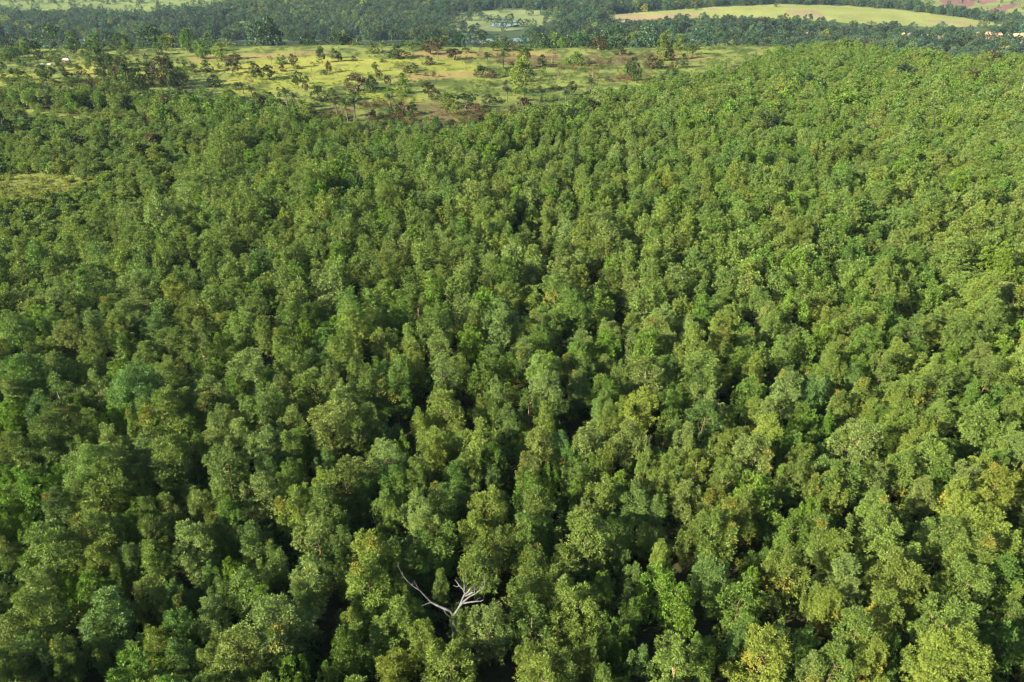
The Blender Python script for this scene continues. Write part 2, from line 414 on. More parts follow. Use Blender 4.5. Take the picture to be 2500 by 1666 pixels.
TOPLEFT = dp([(-600, -60), (-600, 22), (0, 19), (110, 26), (180, 22), (330, 27), (430, 20), (520, 4), (480, -60)])
TOPRIGHT = dp([(2090, 2), (2150, -20), (2200, -60), (2900, -60), (2900, 46), (2353, 40), (2260, 26), (2170, 16), (2120, 12)])
REDROCK = [[(2290, -20), (2385, -20), (2380, 14), (2350, 20), (2300, 14)], [(2410, 34), (2425, 18), (2480, 6), (2500, 8), (2450, 30)], [(2385, 4), (2430, -12), (2440, 2), (2400, 12)]]
VILLAGE = dp([(1880, 88), (2080, 86), (2200, 82), (2500, 80), (2500, 112), (2100, 104), (1900, 100)])
MEADOWS = [dp([(470, 50), (610, 48), (640, 62), (560, 72), (480, 62)]), dp([(1230, 30), (1330, 20), (1345, 30), (1260, 42)])]

# ------------------------------------------------------------------ ground: one sheet from under the camera to the far hills
def build_ground():
    fa = np.radians(np.linspace(-52, 52, 620)); ba = np.radians(np.linspace(52, 308, 60))[1:-1]
    an = np.concatenate([fa, ba]); r1 = np.geomspace(4, 330, 110); r2 = np.linspace(330, 700, 110)[1:]; r3 = np.linspace(700, 1900, 190)[1:]; r4 = np.geomspace(1900, 9000, 50)[1:]
    rr = np.concatenate([r1, r2, r3, r4]); A, Rr = np.meshgrid(an, rr)
    x = Rr * np.sin(A); y = Rr * np.cos(A); z = ground_z(x, y)
    V = np.stack([x, y, z], -1).reshape(-1, 3); nr, na_ = x.shape
    i = np.arange(nr - 1)[:, None] * na_; j = np.arange(na_)[None]; j2 = (j + 1) % na_
    F = np.stack([i + j, i + j2, i + na_ + j2, i + na_ + j], -1).reshape(-1, 4)
    V = np.concatenate([V, [[0, 0, float(ground_z(0, 0))]]]); c = len(V) - 1
    fan = np.stack([np.full(na_ // 2 * 1, c), np.arange(0, na_ - 1, 2)[:na_ // 2], np.arange(1, na_, 2)[:na_ // 2], (np.arange(2, na_ + 1, 2)[:na_ // 2]) % na_], -1)
    F = np.concatenate([F, fan])
    x, y, z = V.T; px, py, d = project(x, y, z); ok = d > 5; px = np.where(ok, px, -9999); far = y > edge(x) + 120; nearp = y < edge(x) + 60
    wx = noise(x, y, 14, 0) * 6 + noise(x, y, 5, 1) * 3; wy = noise(x, y, 14, 2) * 1.6
    qx, qy = px + wx, py + wy
    def m(poly, cond): return (inpoly(qx, qy, poly) & cond & ok)[:, None]
    n1 = noise(x, y, 9, 3)[:, None]; n2 = noise(x, y, 31, 4)[:, None]; n3 = noise(x, y, 3.5, 5)[:, None]
    col = np.tile(np.array([[0.034, 0.034, 0.016]]), (len(V), 1)) * (1 + .3 * n1)                       # forest floor
    grass = np.array([[0.130, 0.148, 0.030]]) * (1 + .10 * n1 + .12 * n2) + np.array([[.02, .0, 0]]) * np.clip(n2, 0, 1)
    mid = np.array([[0.100, 0.124, 0.032]]) * (1 + .18 * n1 + .1 * n3)
    g = m(CLEARING, nearp); base = np.where(n1 + .6 * n3 > -.25, mid * 1.15, mid * np.array([[.62, .72, .75]]))
    col = np.where(g, base, col)
    for p in BRIGHT: col = np.where(m(p, nearp), np.where(n1 + .7 * n3 > -.75, grass * 1.22, mid * .9), col)
    for p in ORANGE: col = np.where(m(p, nearp), np.array([[0.165, 0.138, 0.052]]) * (1 + .14 * n1), col)
    for p in BROWN: col = np.where(m(p, nearp) & (n1 + .5 * n3 > .05), np.array([[0.082, 0.072, 0.034]]) * (1 + .25 * n3), col)
    for p in (SMALLGAP, YOUNG): col = np.where(m(p, nearp), np.array([[0.118, 0.142, 0.034]]) * (1 + .2 * n1), col)
    val = np.array([[0.034, 0.060, 0.026]]) * (1 + .35 * n2)
    col = np.where(far[:, None] | (~nearp & ~far)[:, None], val, col)
    col = np.where(m(FIELD, far), np.array([[0.155, 0.180, 0.056]]) * (1 + .12 * n2 + .06 * n1), col)
    col = np.where(m(FIELD_B, far), np.array([[0.19, 0.145, 0.085]]) * (1 + .08 * n1), col)
    col = np.where(m(FIELD, far) & (n2 > .45), np.array([[0.165, 0.145, 0.075]]), col)
    col = np.where(m(MARSH, far), np.array([[0.105, 0.135, 0.055]]) * (1 + .25 * n2), col)
    col = np.where(m(TOPLEFT, far), np.array([[0.100, 0.134, 0.044]]) * (1 + .22 * n2 + .1 * n1), col)
    col = np.where(m(TOPRIGHT, far), np.array([[0.125, 0.155, 0.05]]) * (1 + .2 * n2), col)
    for p in REDROCK: col = np.where(m(p, far), np.array([[0.135, 0.075, 0.068]]) * (1 + .15 * n1), col)
    for p in MEADOWS: col = np.where(m(p, far), np.array([[0.075, 0.13, 0.042]]) * (1 + .2 * n1), col)
    col = np.where(m(VILLAGE, far), np.array([[0.19, 0.125, 0.09]]) * (1 + .2 * n1), col)
    col = np.clip(col, .01, .8)
    mat, t, out = new_mat('ground cover')
    at = N(t, 'ShaderNodeAttribute', attribute_type='GEOMETRY', attribute_name='cover')
    ge = N(t, 'ShaderNodeNewGeometry')
    n_ = N(t, 'ShaderNodeTexNoise'); n_.inputs['Scale'].default_value = .9; n_.inputs['Detail'].default_value = 6; n_.inputs['Roughness'].default_value = .65
    mp = N(t, 'ShaderNodeMapping'); mp.inputs['Scale'].default_value = (.45, 1, 1)
    t.links.new(ge.outputs['Position'], mp.inputs[0]); t.links.new(mp.outputs[0], n_.inputs[0])
    mr = N(t, 'ShaderNodeMapRange'); mr.inputs[1].default_value = .3; mr.inputs[2].default_value = .7; mr.inputs[3].default_value = .68; mr.inputs[4].default_value = 1.28
    t.links.new(n_.outputs[0], mr.inputs[0])
    cb = N(t, 'ShaderNodeCombineXYZ')
    for k in range(3): t.links.new(mr.outputs[0], cb.inputs[k])
    c2 = mixc(t, 'MULTIPLY', 1.0, at.outputs['Color'], cb.outputs[0])
    p = N(t, 'ShaderNodeBsdfPrincipled'); p.inputs['Roughness'].default_value = 1; p.inputs['Specular IOR Level'].default_value = 0.1
    bp = N(t, 'ShaderNodeBump'); bp.inputs['Distance'].default_value = .5; t.links.new(n_.outputs[0], bp.inputs['Height']); t.links.new(bp.outputs[0], p.inputs['Normal'])
    t.links.new(c2, p.inputs['Base Color']); t.links.new(p.outputs[0], out.inputs['Surface'])
    # fan to triangles is not needed: the fan quads are planar enough
    me = mesh_from('ground', V, F, [mat], attrs={'cover': col}, smooth=True)
    o = link('ground', me); o['kind'] = 'structure'
build_ground()

# water
def water_mat():
    m, t, out = new_mat('still water')
    p = N(t, 'ShaderNodeBsdfPrincipled'); p.inputs['Base Color'].default_value = (.035, .045, .03, 1); p.inputs['Roughness'].default_value = .08
    p.inputs['IOR'].default_value = 1.33; p.inputs['Specular IOR Level'].default_value = .5
    n_ = N(t, 'ShaderNodeTexNoise'); n_.inputs['Scale'].default_value = .6; b = N(t, 'ShaderNodeBump'); b.inputs['Distance'].default_value = .02
    g = N(t, 'ShaderNodeNewGeometry'); t.links.new(g.outputs['Position'], n_.inputs[0]); t.links.new(n_.outputs[0], b.inputs['Height']); t.links.new(b.outputs[0], p.inputs['Normal'])
    t.links.new(p.outputs[0], out.inputs['Surface']); return m
M_WATER = water_mat()
def strip(name, xs, yc, half, z):
    xs = np.array(xs, float); a = np.stack([xs, yc - half, np.full_like(xs, z)], 1); b = np.stack([xs, yc + half, np.full_like(xs, z)], 1)
    V = np.concatenate([a, b]); n = len(xs); i = np.arange(n - 1); F = np.stack([i, i + 1, n + i + 1, n + i], 1)
    o = link(name, mesh_from(name, V, F, [M_WATER])); o['kind'] = 'structure'
xs = np.linspace(-1300, 900, 60)
strip('river', xs, river_y(xs), 22 + 4 * np.sin(xs / 90), -66.9)
def pond(poly):
    P = []
    for x, y in poly:
        g = at_ground(x * D, y * D); P.append((g[0], g[1], g[2]))
    P = np.array(P); z = P[:, 2].max() + .6; n = len(P)
    V = np.concatenate([P * [1, 1, 0] + [0, 0, z], [[P[:, 0].mean(), P[:, 1].mean(), z]]])
    F = np.array([[i, (i + 1) % n, n] for i in range(n)])
    o = link('pond', mesh_from('pond', V, F, [M_WATER])); o['kind'] = 'structure'
pond([(1112, 44.5), (1140, 43), (1172, 45), (1182, 46.5), (1160, 47.5), (1120, 46.5)])
pond([(1135, 50), (1160, 48.5), (1185, 50.5), (1196, 53), (1170, 54), (1140, 53)])
pond([(1128, 57), (1150, 55.5), (1185, 57), (1190, 60), (1165, 63.5), (1140, 63.5), (1125, 61)])
pond([(1036, 33), (1060, 34), (1080, 36), (1070, 37), (1045, 35.5)])
pond([(1080, 64), (1098, 63.5), (1098, 65.5), (1084, 66)])

# ------------------------------------------------------------------ the dead tree
def build_dead():
    def P(zx, zy, off=0.0):
        """a point of the dead tree: where the sight line meets the upright plane y = DY + off"""
        px, py = 900 + zx / 5.2275, 1300 + zy / 5.2275
        r = ray(px, py); t = (DY + off) / r[1]
        return r[0] * t, r[1] * t, CAM_H + r[2] * t
    r = ray(900 + 1085 / 5.2275, 1300 + 1050 / 5.2275); global DY
    DY = r[1] * (6.2 - CAM_H) / r[2]
    j = P(1085, 1050)
    root = thing('dead_tree', 'bleached leafless dead tree forking above the canopy in the dark gap', 'dead tree', (j[0], j[1], 0))
    def rel(p): return (p[0] - j[0], p[1] - j[1], p[2])
    s = 62 / 1677. / 5.2275 * .95
    def limb(name, pts, wid, parent=root, k=8):
        T = Tubes(); a = np.array([rel(P(*q)) for q in pts]); T.add(a, np.array(wid) * s * .5, k)
        v, f = T.get(); return link(name, mesh_from(name, v, f, [M_DEAD], smooth=True), parent)
    T = Tubes(); T.add([(0.1, .2, -.2), (-.05, .1, 2.2), (.1, 0, 4.4), (0, 0, 6.2)], [.42, .34, .30, .2], 9); v, f = T.get()
    link('trunk', mesh_from('trunk', v, f, [M_DEAD], smooth=True), root)
    limb('branch', [(1085, 1060), (1040, 1000, .1), (960, 970, .2), (860, 925, .5), (790, 885, .7), (735, 830, .8), (660, 745, 1.0), (560, 680, 1.2), (490, 615, 1.3), (430, 540, 1.5), (375, 425, 1.7), (380, 385, 1.8)],
         [42, 40, 36, 30, 24, 20, 17, 14, 12, 9, 6, 3])
    limb('branch', [(650, 740, 1.0), (610, 670, .9), (580, 612, .7)], [18, 14, 5])
    limb('branch', [(800, 895, .7), (750, 910, .5), (672, 940, .3)], [26, 16, 6])
    limb('branch', [(960, 980, .2), (980, 1030, 0), (1040, 1080, -.1)], [14, 10, 8])
    limb('branch', [(1085, 1060), (1130, 1000, -.1), (1170, 930, -.2), (1200, 850, -.3), (1230, 780, -.5)], [38, 35, 33, 28, 24])
    limb('branch', [(1232, 785, -.5), (1205, 725, -.3), (1160, 680, 0), (1125, 630, .2), (1100, 602, .3)], [26, 20, 18, 14, 8])
    limb('branch', [(1160, 680, 0), (1125, 695, .2), (1080, 678, .4)], [14, 10, 5])
    limb('branch', [(1225, 740, -.4), (1225, 660, -.6), (1212, 600, -.7), (1212, 546, -.8)], [22, 20, 16, 7])
    limb('branch', [(1180, 690, 0), (1168, 650, .2)], [9, 4])
    limb('branch', [(1230, 790, -.5), (1270, 760, -.8), (1305, 712, -1.0), (1340, 690, -1.2)], [28, 24, 20, 8])
    limb('branch', [(1235, 810, -.5), (1290, 790, -.9), (1325, 765, -1.1), (1345, 770, -1.2)], [30, 28, 24, 8])
    limb('branch', [(1175, 930, -.2), (1230, 870, -.6), (1290, 820, -.9), (1360, 785, -1.2), (1420, 735, -1.4), (1475, 690, -1.6), (1487, 660, -1.7), (1480, 600, -1.8), (1487, 520, -1.9)], [32, 28, 23, 20, 17, 14, 12, 9, 3])
    limb('branch', [(1360, 785, -1.2), (1352, 710, -1.3), (1345, 652, -1.4)], [20, 16, 7])
    limb('branch', [(1215, 905, -.5), (1290, 892, -.9), (1375, 882, -1.4), (1430, 880, -1.6), (1470, 860, -1.8)], [26, 20, 16, 14, 6])
    limb('branch', [(1375, 882, -1.4), (1395, 845, -1.2), (1430, 835, -1.1)], [12, 10, 8])
    rt = RS(8)
    for (qx, qy, o1, n_) in ((430, 540, 1.5, 3), (560, 680, 1.2, 3), (735, 830, .8, 3), (960, 970, .2, 2), (1205, 725, -.3, 3), (1225, 660, -.6, 3), (1305, 712, -1, 3), (1420, 735, -1.4, 3), (1487, 660, -1.7, 3), (1375, 882, -1.4, 2), (1345, 700, -1.3, 2), (1170, 930, -.2, 2)):
        for _ in range(n_):
            a_ = rt.uniform(-2.9, -.2); l_ = rt.uniform(22, 55); o2 = o1 + rt.uniform(-.5, .5)
            x1, y1 = qx + math.cos(a_) * l_ * .5, qy + math.sin(a_) * l_ * .5
            limb('twig', [(qx, qy, o1), (x1, y1, (o1 + o2) / 2), (x1 + math.cos(a_ + .5) * l_ * .5, y1 + math.sin(a_ + .5) * l_ * .5, o2)], [7, 5, 2], k=4)
    return j
DEADJ = build_dead()

# ------------------------------------------------------------------ plantation trees one by one (crowns read off the photograph)
# (tile x, tile y, [(cx, cy, width, colour)]) in a 3.92x enlargement
TILES = [
 (0, 1266, '90,60,200,B 260,110,200,B 100,330,220,O 470,290,430,L 880,130,400,O 1250,60,260,G 1480,110,280,O 1850,220,330,P 280,500,210,B 420,620,270,P 330,900,420,O 680,640,220,B 870,640,300,B 950,420,270,Y 1250,370,230,P 1480,400,300,L 1120,590,170,O 1030,900,420,T 1420,720,260,P 1690,760,230,T 1700,1000,300,G 100,1130,300,P 60,760,210,T 330,1280,360,T 960,1180,230,T 1280,1450,470,B 1480,1180,240,Y 1730,1300,270,T 620,1330,260,O 120,1530,250,L'),
 (500, 1266, '80,130,280,O 430,200,300,T 210,230,170,G 650,400,270,O 260,520,240,B 560,770,270,B 150,700,230,T 1070,100,300,P 1030,560,360,P 890,780,280,T 1630,330,420,Y 1560,620,440,Y 1300,200,230,T 1350,500,210,O 1850,950,320,L 1400,1000,200,Y 1370,1220,360,G 680,1030,480,P 330,1280,440,P 830,1450,260,B 430,1490,210,L 1820,1460,340,Y 60,560,190,T 60,1340,210,P 1200,1500,230,G 1900,660,180,O'),
 (1000, 1266, '160,60,280,P 250,250,380,G 170,460,180,G 300,620,160,O 620,90,270,Y 700,400,350,L 870,200,250,O 1100,130,300,L 1270,100,200,G 1680,170,440,O 1180,420,270,O 1100,700,320,L 1400,600,300,O 1150,950,330,L 1580,820,430,L 1440,400,190,O 1860,620,210,G 760,1000,380,P 500,1000,230,O 50,900,210,G 130,1150,290,L 380,1400,400,L 1130,1330,250,L 1400,1360,400,O 1720,1320,250,L 1250,1520,400,L 1850,1530,210,L 1900,1050,230,G'),
 (1500, 1266, '60,80,230,G 990,110,360,L 720,200,230,O 1680,100,300,G 450,340,190,Y 180,560,210,T 430,620,340,B 620,780,350,B 930,520,320,T 1220,740,380,G 1310,570,200,B 1640,480,400,O 160,870,210,G 1240,1000,250,G 1440,1260,420,Y 1550,1120,240,T 1180,1180,230,T 620,1340,420,L 250,1360,240,T 850,1250,220,G 1920,760,180,Y 1870,1430,240,P 1830,1180,210,G 60,310,150,T 110,1130,180,G 30,1280,130,B'),
 (2000, 1266, '80,80,200,G 530,90,320,O 170,280,300,L 700,280,440,L 760,560,420,O 230,500,300,P 280,720,260,P 80,820,280,Y 640,880,320,O 370,1090,400,L 480,1300,340,Y 130,1400,330,L 1200,180,330,O 1570,110,380,Y 1480,330,420,L 1830,320,300,Y 1420,600,380,O 1780,560,360,G 1250,950,460,L 1300,1300,620,Y 1820,930,220,O 1750,1160,320,G 740,1270,260,G 1880,750,170,L 1000,880,180,Y 1180,650,190,G'),
 (0, 866, '230,180,400,G 150,380,240,P 520,350,320,T 470,80,160,P 640,130,200,G 870,100,210,O 900,300,250,P 1160,160,320,B 1300,280,440,T 1650,140,230,P 1880,100,210,B 1900,270,160,P 120,530,260,B 380,520,230,T 740,470,190,B 560,640,340,O 1180,450,260,B 1080,600,220,B 1550,540,360,L 1280,650,170,L 940,760,190,B 1080,840,280,P 1780,480,260,O 110,730,200,B 140,900,300,O 430,900,340,T 800,900,180,O 1440,930,300,P 1600,1000,360,O 1820,880,240,O 1190,1010,220,P 900,1080,440,L 1080,1210,420,O 250,1250,400,B 90,1150,190,B 580,1180,220,B 560,1450,300,T 750,1350,260,O 1340,1370,250,B 1600,1290,160,B 1200,1380,180,G 900,1510,240,L 1380,1510,240,O 1620,1470,210,P 60,1400,210,B 1900,1420,230,P 1850,680,210,G'),
 (500, 866, '430,120,340,P 100,130,220,B 60,400,330,P 300,270,220,B 400,350,200,G 620,250,190,B 560,480,340,O 740,350,240,P 850,120,260,O 1030,300,320,L 1200,180,170,P 1450,170,230,L 1330,430,290,P 1620,300,260,O 1700,130,180,G 1830,330,260,G 1870,130,210,L 200,640,270,P 330,780,260,P 80,850,230,P 850,630,230,P 1200,640,370,P 1480,640,300,O 1590,620,260,T 600,850,300,P 800,860,280,L 920,800,180,B 200,1060,400,O 600,1050,260,T 850,1120,230,G 1140,1010,200,T 1750,980,280,P 1880,850,170,B 540,1300,320,P 1330,1200,360,O 1130,1230,230,Y 800,1210,210,O 850,1450,320,L 1150,1450,340,O 1750,1460,240,L 1800,1220,260,G 1900,1230,170,L 150,1400,210,Y 250,1500,210,G 1060,1540,210,P 1520,1270,210,G'),
 (1000, 866, '320,140,260,P 60,100,170,L 700,150,260,G 950,100,210,G 1280,120,290,L 1320,320,320,P 1150,450,210,O 1520,80,160,O 1650,100,190,O 1620,280,240,T 1850,300,240,G 1830,470,190,T 1900,560,170,L 320,510,320,L 280,340,130,L 830,320,150,P 720,490,220,L 950,600,210,T 110,640,180,Y 1300,580,190,Y 460,800,220,L 680,820,360,L 800,960,280,G 230,930,230,Y 1230,830,260,P 1110,850,170,G 1440,860,210,T 1710,830,280,P 1900,960,180,L 560,1050,240,O 440,1160,210,G 60,1150,240,L 800,1170,150,T 1130,1050,200,P 1150,1260,260,B 1340,1140,160,B 1590,1300,170,B 1610,1150,210,T 1800,1080,220,G 1850,1330,280,L 780,1450,340,L 1200,1460,320,O 300,1370,280,T 80,1480,280,P 1650,1520,160,P'),
 (1500, 866, '290,150,330,P 500,100,190,L 60,130,170,O 850,110,300,O 1350,100,210,Y 80,330,160,T 250,480,320,Y 60,520,180,Y 680,160,140,B 790,260,190,T 600,400,220,G 1300,320,260,G 1640,330,300,P 1850,330,300,T 880,420,290,P 850,600,320,T 520,600,200,G 1110,580,170,G 1330,520,160,Y 1450,550,210,P 600,700,160,T 680,780,200,P 150,800,280,P 1050,850,210,L 1480,740,300,Y 1350,960,330,P 1750,680,210,B 1900,640,180,B 1840,850,170,B 1800,980,210,O 300,1020,180,L 520,1020,200,L 780,1040,260,Y 1050,1120,260,L 1350,1310,400,B 700,1360,260,P 950,1330,240,O 450,1240,230,L 60,1220,230,B 180,1350,300,T 1800,1200,300,O 1900,1290,200,L 1550,1190,230,L 1200,1470,320,L 1450,1440,300,G 1850,1500,230,B 400,1450,240,T'),
 (2000, 866, '120,80,240,L 380,100,200,G 620,80,240,O 1130,100,260,L 1050,210,180,Y 1650,150,300,O 1860,130,260,Y 60,300,170,T 320,190,170,T 420,380,260,L 190,480,210,L 850,330,300,L 700,400,200,L 800,600,290,Y 1110,280,300,O 1350,200,210,L 1480,380,240,G 1680,400,200,G 1120,580,240,L 1260,540,180,L 1900,470,200,L 400,780,360,P 1000,730,210,Y 1520,650,360,L 1780,780,260,L 840,850,210,L 1050,960,340,L 1200,960,240,G 80,650,170,B 690,760,150,G 230,1130,400,L 540,1200,240,P 780,1100,280,L 1400,1160,280,P 1320,1360,280,Y 1680,1270,360,Y 560,1480,300,L 1000,1290,200,P 130,1290,260,L 1720,1010,210,G 1880,880,240,P 1920,1200,140,Y'),
]
GAPS = [(1810, 1440, 55), (2000, 1540, 70), (440, 1590, 90), (820, 1480, 60), (760, 1560, 50), (1940, 1330, 40), (2240, 1400, 45), (2180, 1520, 45), (1085, 1560, 35), (1400, 1000, 45), (1540, 1300, 50),
        (1790, 950, 45), (2140, 930, 40), (1890, 1170, 40), (920, 960, 45), (560, 1330, 40), (90, 1360, 35), (950, 1130, 35), (1820, 1560, 40), (1370, 1060, 35), (1240, 1190, 35), (1560, 1530, 40), (660, 1380, 45), (1600, 1340, 40)]

rngT = RS(3)
PL = []        # (x, y, H, diameter, colour, px, py, proto idx)
for bx, by, s in TILES:
    for q in s.split():
        cx, cy_, w, k = q.split(','); cx = bx + float(cx) / 3.92; cy_ = by + float(cy_) / 3.92; w = float(w) / 3.92
        v = (cy_ - 833) / FPX; zc = (CAM_H - 6.5) / (SP + v * CP); dia = w * 1.28 * zc / FPX
        H = float(np.clip(5.8 + dia * .72, 6.0, 12.2)); 
        if k == 'B': H *= .9
        if k in 'GT': H *= .93
        x, y = at_z(cx, cy_, H * .70)
        PL.append([x, y, H, dia, k, cx, cy_])
PLA = np.array([[p[0], p[1], p[3]] for p in PL])

# fillers: jittered planting grid over the rest of the plateau
def occupied(x, y, r):
    d = np.hypot(PLA[:, 0] - x, PLA[:, 1] - y); return (d < r + PLA[:, 2] * .30).any()
FILL = []; UND = []
rg = RS(11)
G0 = 4.15; ca, sa = math.cos(.42), math.sin(.42)
for G0, i, j in [(5.15, i, j) for i in range(-150, 150) for j in range(-150, 150)] + [(4.5, i, j) for i in range(-190, 190) for j in range(-190, 190)]:
        gx, gy = (i + (j % 2) * .5) * G0, j * G0 * .87
        x = gx * ca - gy * sa + rg.normal() * .75; y = gx * sa + gy * ca + 210 + rg.normal() * .75
        if (G0 > 5) != (y < 235): continue
        u, w1, w2, w3 = rg.rand(4)
        if y < 16 or y > 520 or abs(x) > 60 + y * .86: continue
        if y > float(edge(x)) + 4: continue
        z = float(ground_z(x, y)); px, py, d = project(x, y, z)
        if d < 15: continue
        far_ = float(sstep((y - 150) / 170)); ptop = project(x, y, z + 8.6 - 3.0 * far_)[1]
        jx, jy = 30 * float(noise(x, y, 13, 0)), 9 * float(noise(x, y, 10, 1)) + rg.normal() * 2.5
        if inpoly(px + jx, ptop + 3 + jy, CLEARING) or inpoly(px + jx, py + jy, CLEARING): continue
        if inpoly(px + jx, ptop + jy * 1.5, SMALLGAP) or inpoly(px + jx, ptop * .6 + py * .4 + jy, SMALLGAP) or inpoly(px + jx, py + jy, SMALLGAP): continue
        young = float(inpoly(px + 40 * noise(x, y, 18, 1), py + 10 * noise(x, y, 18, 2), YOUNG))
        if young and u < .42: continue
        if py > 980:
            pc = project(x, y, 6.0)
            if any(math.hypot(pc[0] - a, pc[1] - b) < c for a, b, c in GAPS): continue
        inreg = 866 < project(x, y, 6)[1] < 1690 and -20 < px < 2520
        if inreg and occupied(x, y, 1.0): continue
        if not inreg and u > .985: continue
        nz = float(noise(x, y, 26, 2)); nc = float(noise(x, y, 34, 4)); nd = float(noise(x, y, 11, 5))
        dia = (5.3 + 1.8 * (w1 - .5) + .6 * nz) * (1 - .24 * young) * (1 - .13 * far_); H = float(np.clip(8.9 + 1.1 * nz + 3.6 * (w2 - .5) + (dia - 5.5) * .6, 4.5, 11.5)) * (1 - .40 * young) * (1 - .22 * far_)
        if w2 > .94: dia *= 1.22; H *= 1.12
        if inreg: dia *= .8; H *= .74
        pr = {'L': .36, 'O': .22, 'P': .14, 'G': .12, 'T': .05, 'B': .06, 'Y': .05}
        if nc > .2: pr['G'] += .10; pr['B'] += .06; pr['P'] -= .08
        if nc < -.2: pr['L'] += .12; pr['P'] += .06; pr['G'] -= .08
        if y > 200: pr['G'] += .16; pr['O'] += .10; pr['P'] += .06
        if px > 1600 and y > 150: pr['G'] += .10
        if young: pr['L'] += .5; pr['Y'] += .3; pr['T'] = pr['G'] = .04
        ks = list(pr); ws = np.array([pr[k] for k in ks]); k = ks[int(np.searchsorted(np.cumsum(ws / ws.sum()), w3))]
        FILL.append([x, y, H, dia, k, px, py])

def pick(k, rng): return ('B', rng.randint(NB)) if k == 'B' or (k == 'G' and rng.rand() < .45) else ('A', rng.randint(NA))

# which trees show largest: those in the frame with the widest crowns in pixels
allT = [(p, True) for p in PL] + [(p, False) for p in FILL]
def shown(p):
    a = project(p[0], p[1], p[2] * .7)
    if not (-10 < a[0] < 2510 and a[1] < 1700): return 0
    return p[3] / a[2] * (1.0 if a[1] < 1640 else .5)
allT.sort(key=lambda q: -shown(q[0]))
IND = [q[0] for q in allT[:298]]; REST = [q[0] for q in allT[298:]]

NAMED = {}
def w2_(a, b): return a + ' ' + b
def tree_label(p, others):
    w = p[3]; size = 'large' if w > 7.0 else 'small' if w < 4.2 else 'medium-sized'
    a = CWORD[p[4]]; cx, cy_ = p[5], p[6]
    best = sorted(((math.hypot(q[5] - cx, (q[6] - cy_) * 1.2), q) for q in others if q is not p), key=lambda t: t[0])[:2]
    def rel(q):
        dx, dy = q[5] - cx, q[6] - cy_
        return ('behind' if dy > 0 else 'in front of') if abs(dy) > abs(dx) else ('left of' if dx > 0 else 'right of')
    col = 'left' if cx < 500 else 'centre-left' if cx < 1000 else 'centre' if cx < 1500 else 'centre-right' if cx < 2000 else 'right'
    row = 'bottom' if cy_ > 1480 else 'lower' if cy_ > 1200 else 'middle'
    dd = math.hypot(cx - 1110, cy_ - 1480)
    t1 = '%s %s tree %s a %s one' % (size, a, rel(best[0][1]), CWORD[best[0][1][4]])
    if dd < 150:
        dx, dy = cx - 1110, cy_ - 1480
        t1 = '%s %s tree %s the bleached dead tree' % (size, a, ('left of' if dx < 0 else 'right of') if abs(dx) > abs(dy) else ('behind' if dy < 0 else 'in front of'))
        return [t1, t1 + ', beside a %s one' % CWORD[best[0][1][4]]]
    where = '%s %s of the photo' % (row, col)
    w2 = '%s %s' % (row, col)
    sh = lambda c: CWORD[c].replace('-green', '')
    if len(re.findall(r"[A-Za-z0-9][A-Za-z0-9'-]*", t1)) > 9: where = w2_(row, col)
    return [t1 + ', ' + where, '%s %s tree %s a %s and %s a %s, %s' % (size, a, rel(best[0][1]), sh(best[0][1][4]), rel(best[1][1]), sh(best[1][1][4]), w2)]

ri = RS(21)
def place_tree(p, label):
    fam, i = pick(p[4], ri)
    Hp, Rp = (10., 5.3) if fam == 'A' else (8.5, 5.6)
    if p[4] == 'Y' and fam == 'A' and ri.rand() < .5: i = (3, 6)[ri.randint(2)]
    near = (ACA if fam == 'A' else BRD)[i][0]
    if p[3] > 7.0 and p[4] != 'B': near = BIG[ri.randint(2)]; Hp, Rp = 12., 8.4
    s = p[3] / Rp; sz = p[2] / Hp
    o = thing('plantation_tree', label, 'tree', (p[0], p[1], float(ground_z(p[0], p[1]))), ri.rand() * 6.28, 'trees of the dense plantation', (s * ri.uniform(.93, 1.07), s * ri.uniform(.93, 1.07), sz))
    t = link('trunk', near[0], o); c = link('crown', near[1], o)
    c['tint'] = [float(v) for v in jitter(TINT[p[4]], ri, .09)]
used = {}
for p in IND:
    c = tree_label(p, IND)
    lab = next((l for l in c if l not in used), c[-1])
    used[lab] = used.get(lab, 0) + 1
    place_tree(p, lab)
print('individual trees', len(IND), 'fill', len(REST), 'shared labels', sum(1 for v in used.values() if v > 1))

# the rest of the plantation as one planting
def mass(name, label, trees, cat=None):
    rr = RS(31); ms = []
    for near, mid, far in ACA: ms += [joined('m', *near), joined('m', *mid), joined('m', *far)]
    for near, mid, far in BRD: ms += [joined('m', *near), joined('m', *mid), joined('m', *far)]
    P, I, R_, S, T = [], [], [], [], []
    for p in trees:
        fam, i = pick(p[4], rr); d = math.hypot(p[1], CAM_H); lod = 0 if d < 120 else 1 if d < 250 else 2
        I.append((i if fam == 'A' else NA + i) * 3 + lod); P.append((p[0], p[1], float(ground_z(p[0], p[1])) - .1)); R_.append(rr.rand() * 6.28)
        Hp, Rp = (10., 5.3) if fam == 'A' else (8.5, 5.6); S.append((p[3] / Rp, p[3] / Rp, p[2] / Hp)); T.append(jitter(TINT[p[4]], rr, .09))
    return scatter(name, label, np.array(P), I, R_, S, T, ms, category=cat)
mass('plantation_canopy', 'dense green plantation woodland covering the plateau beyond the nearest trees', REST, 'woodland')

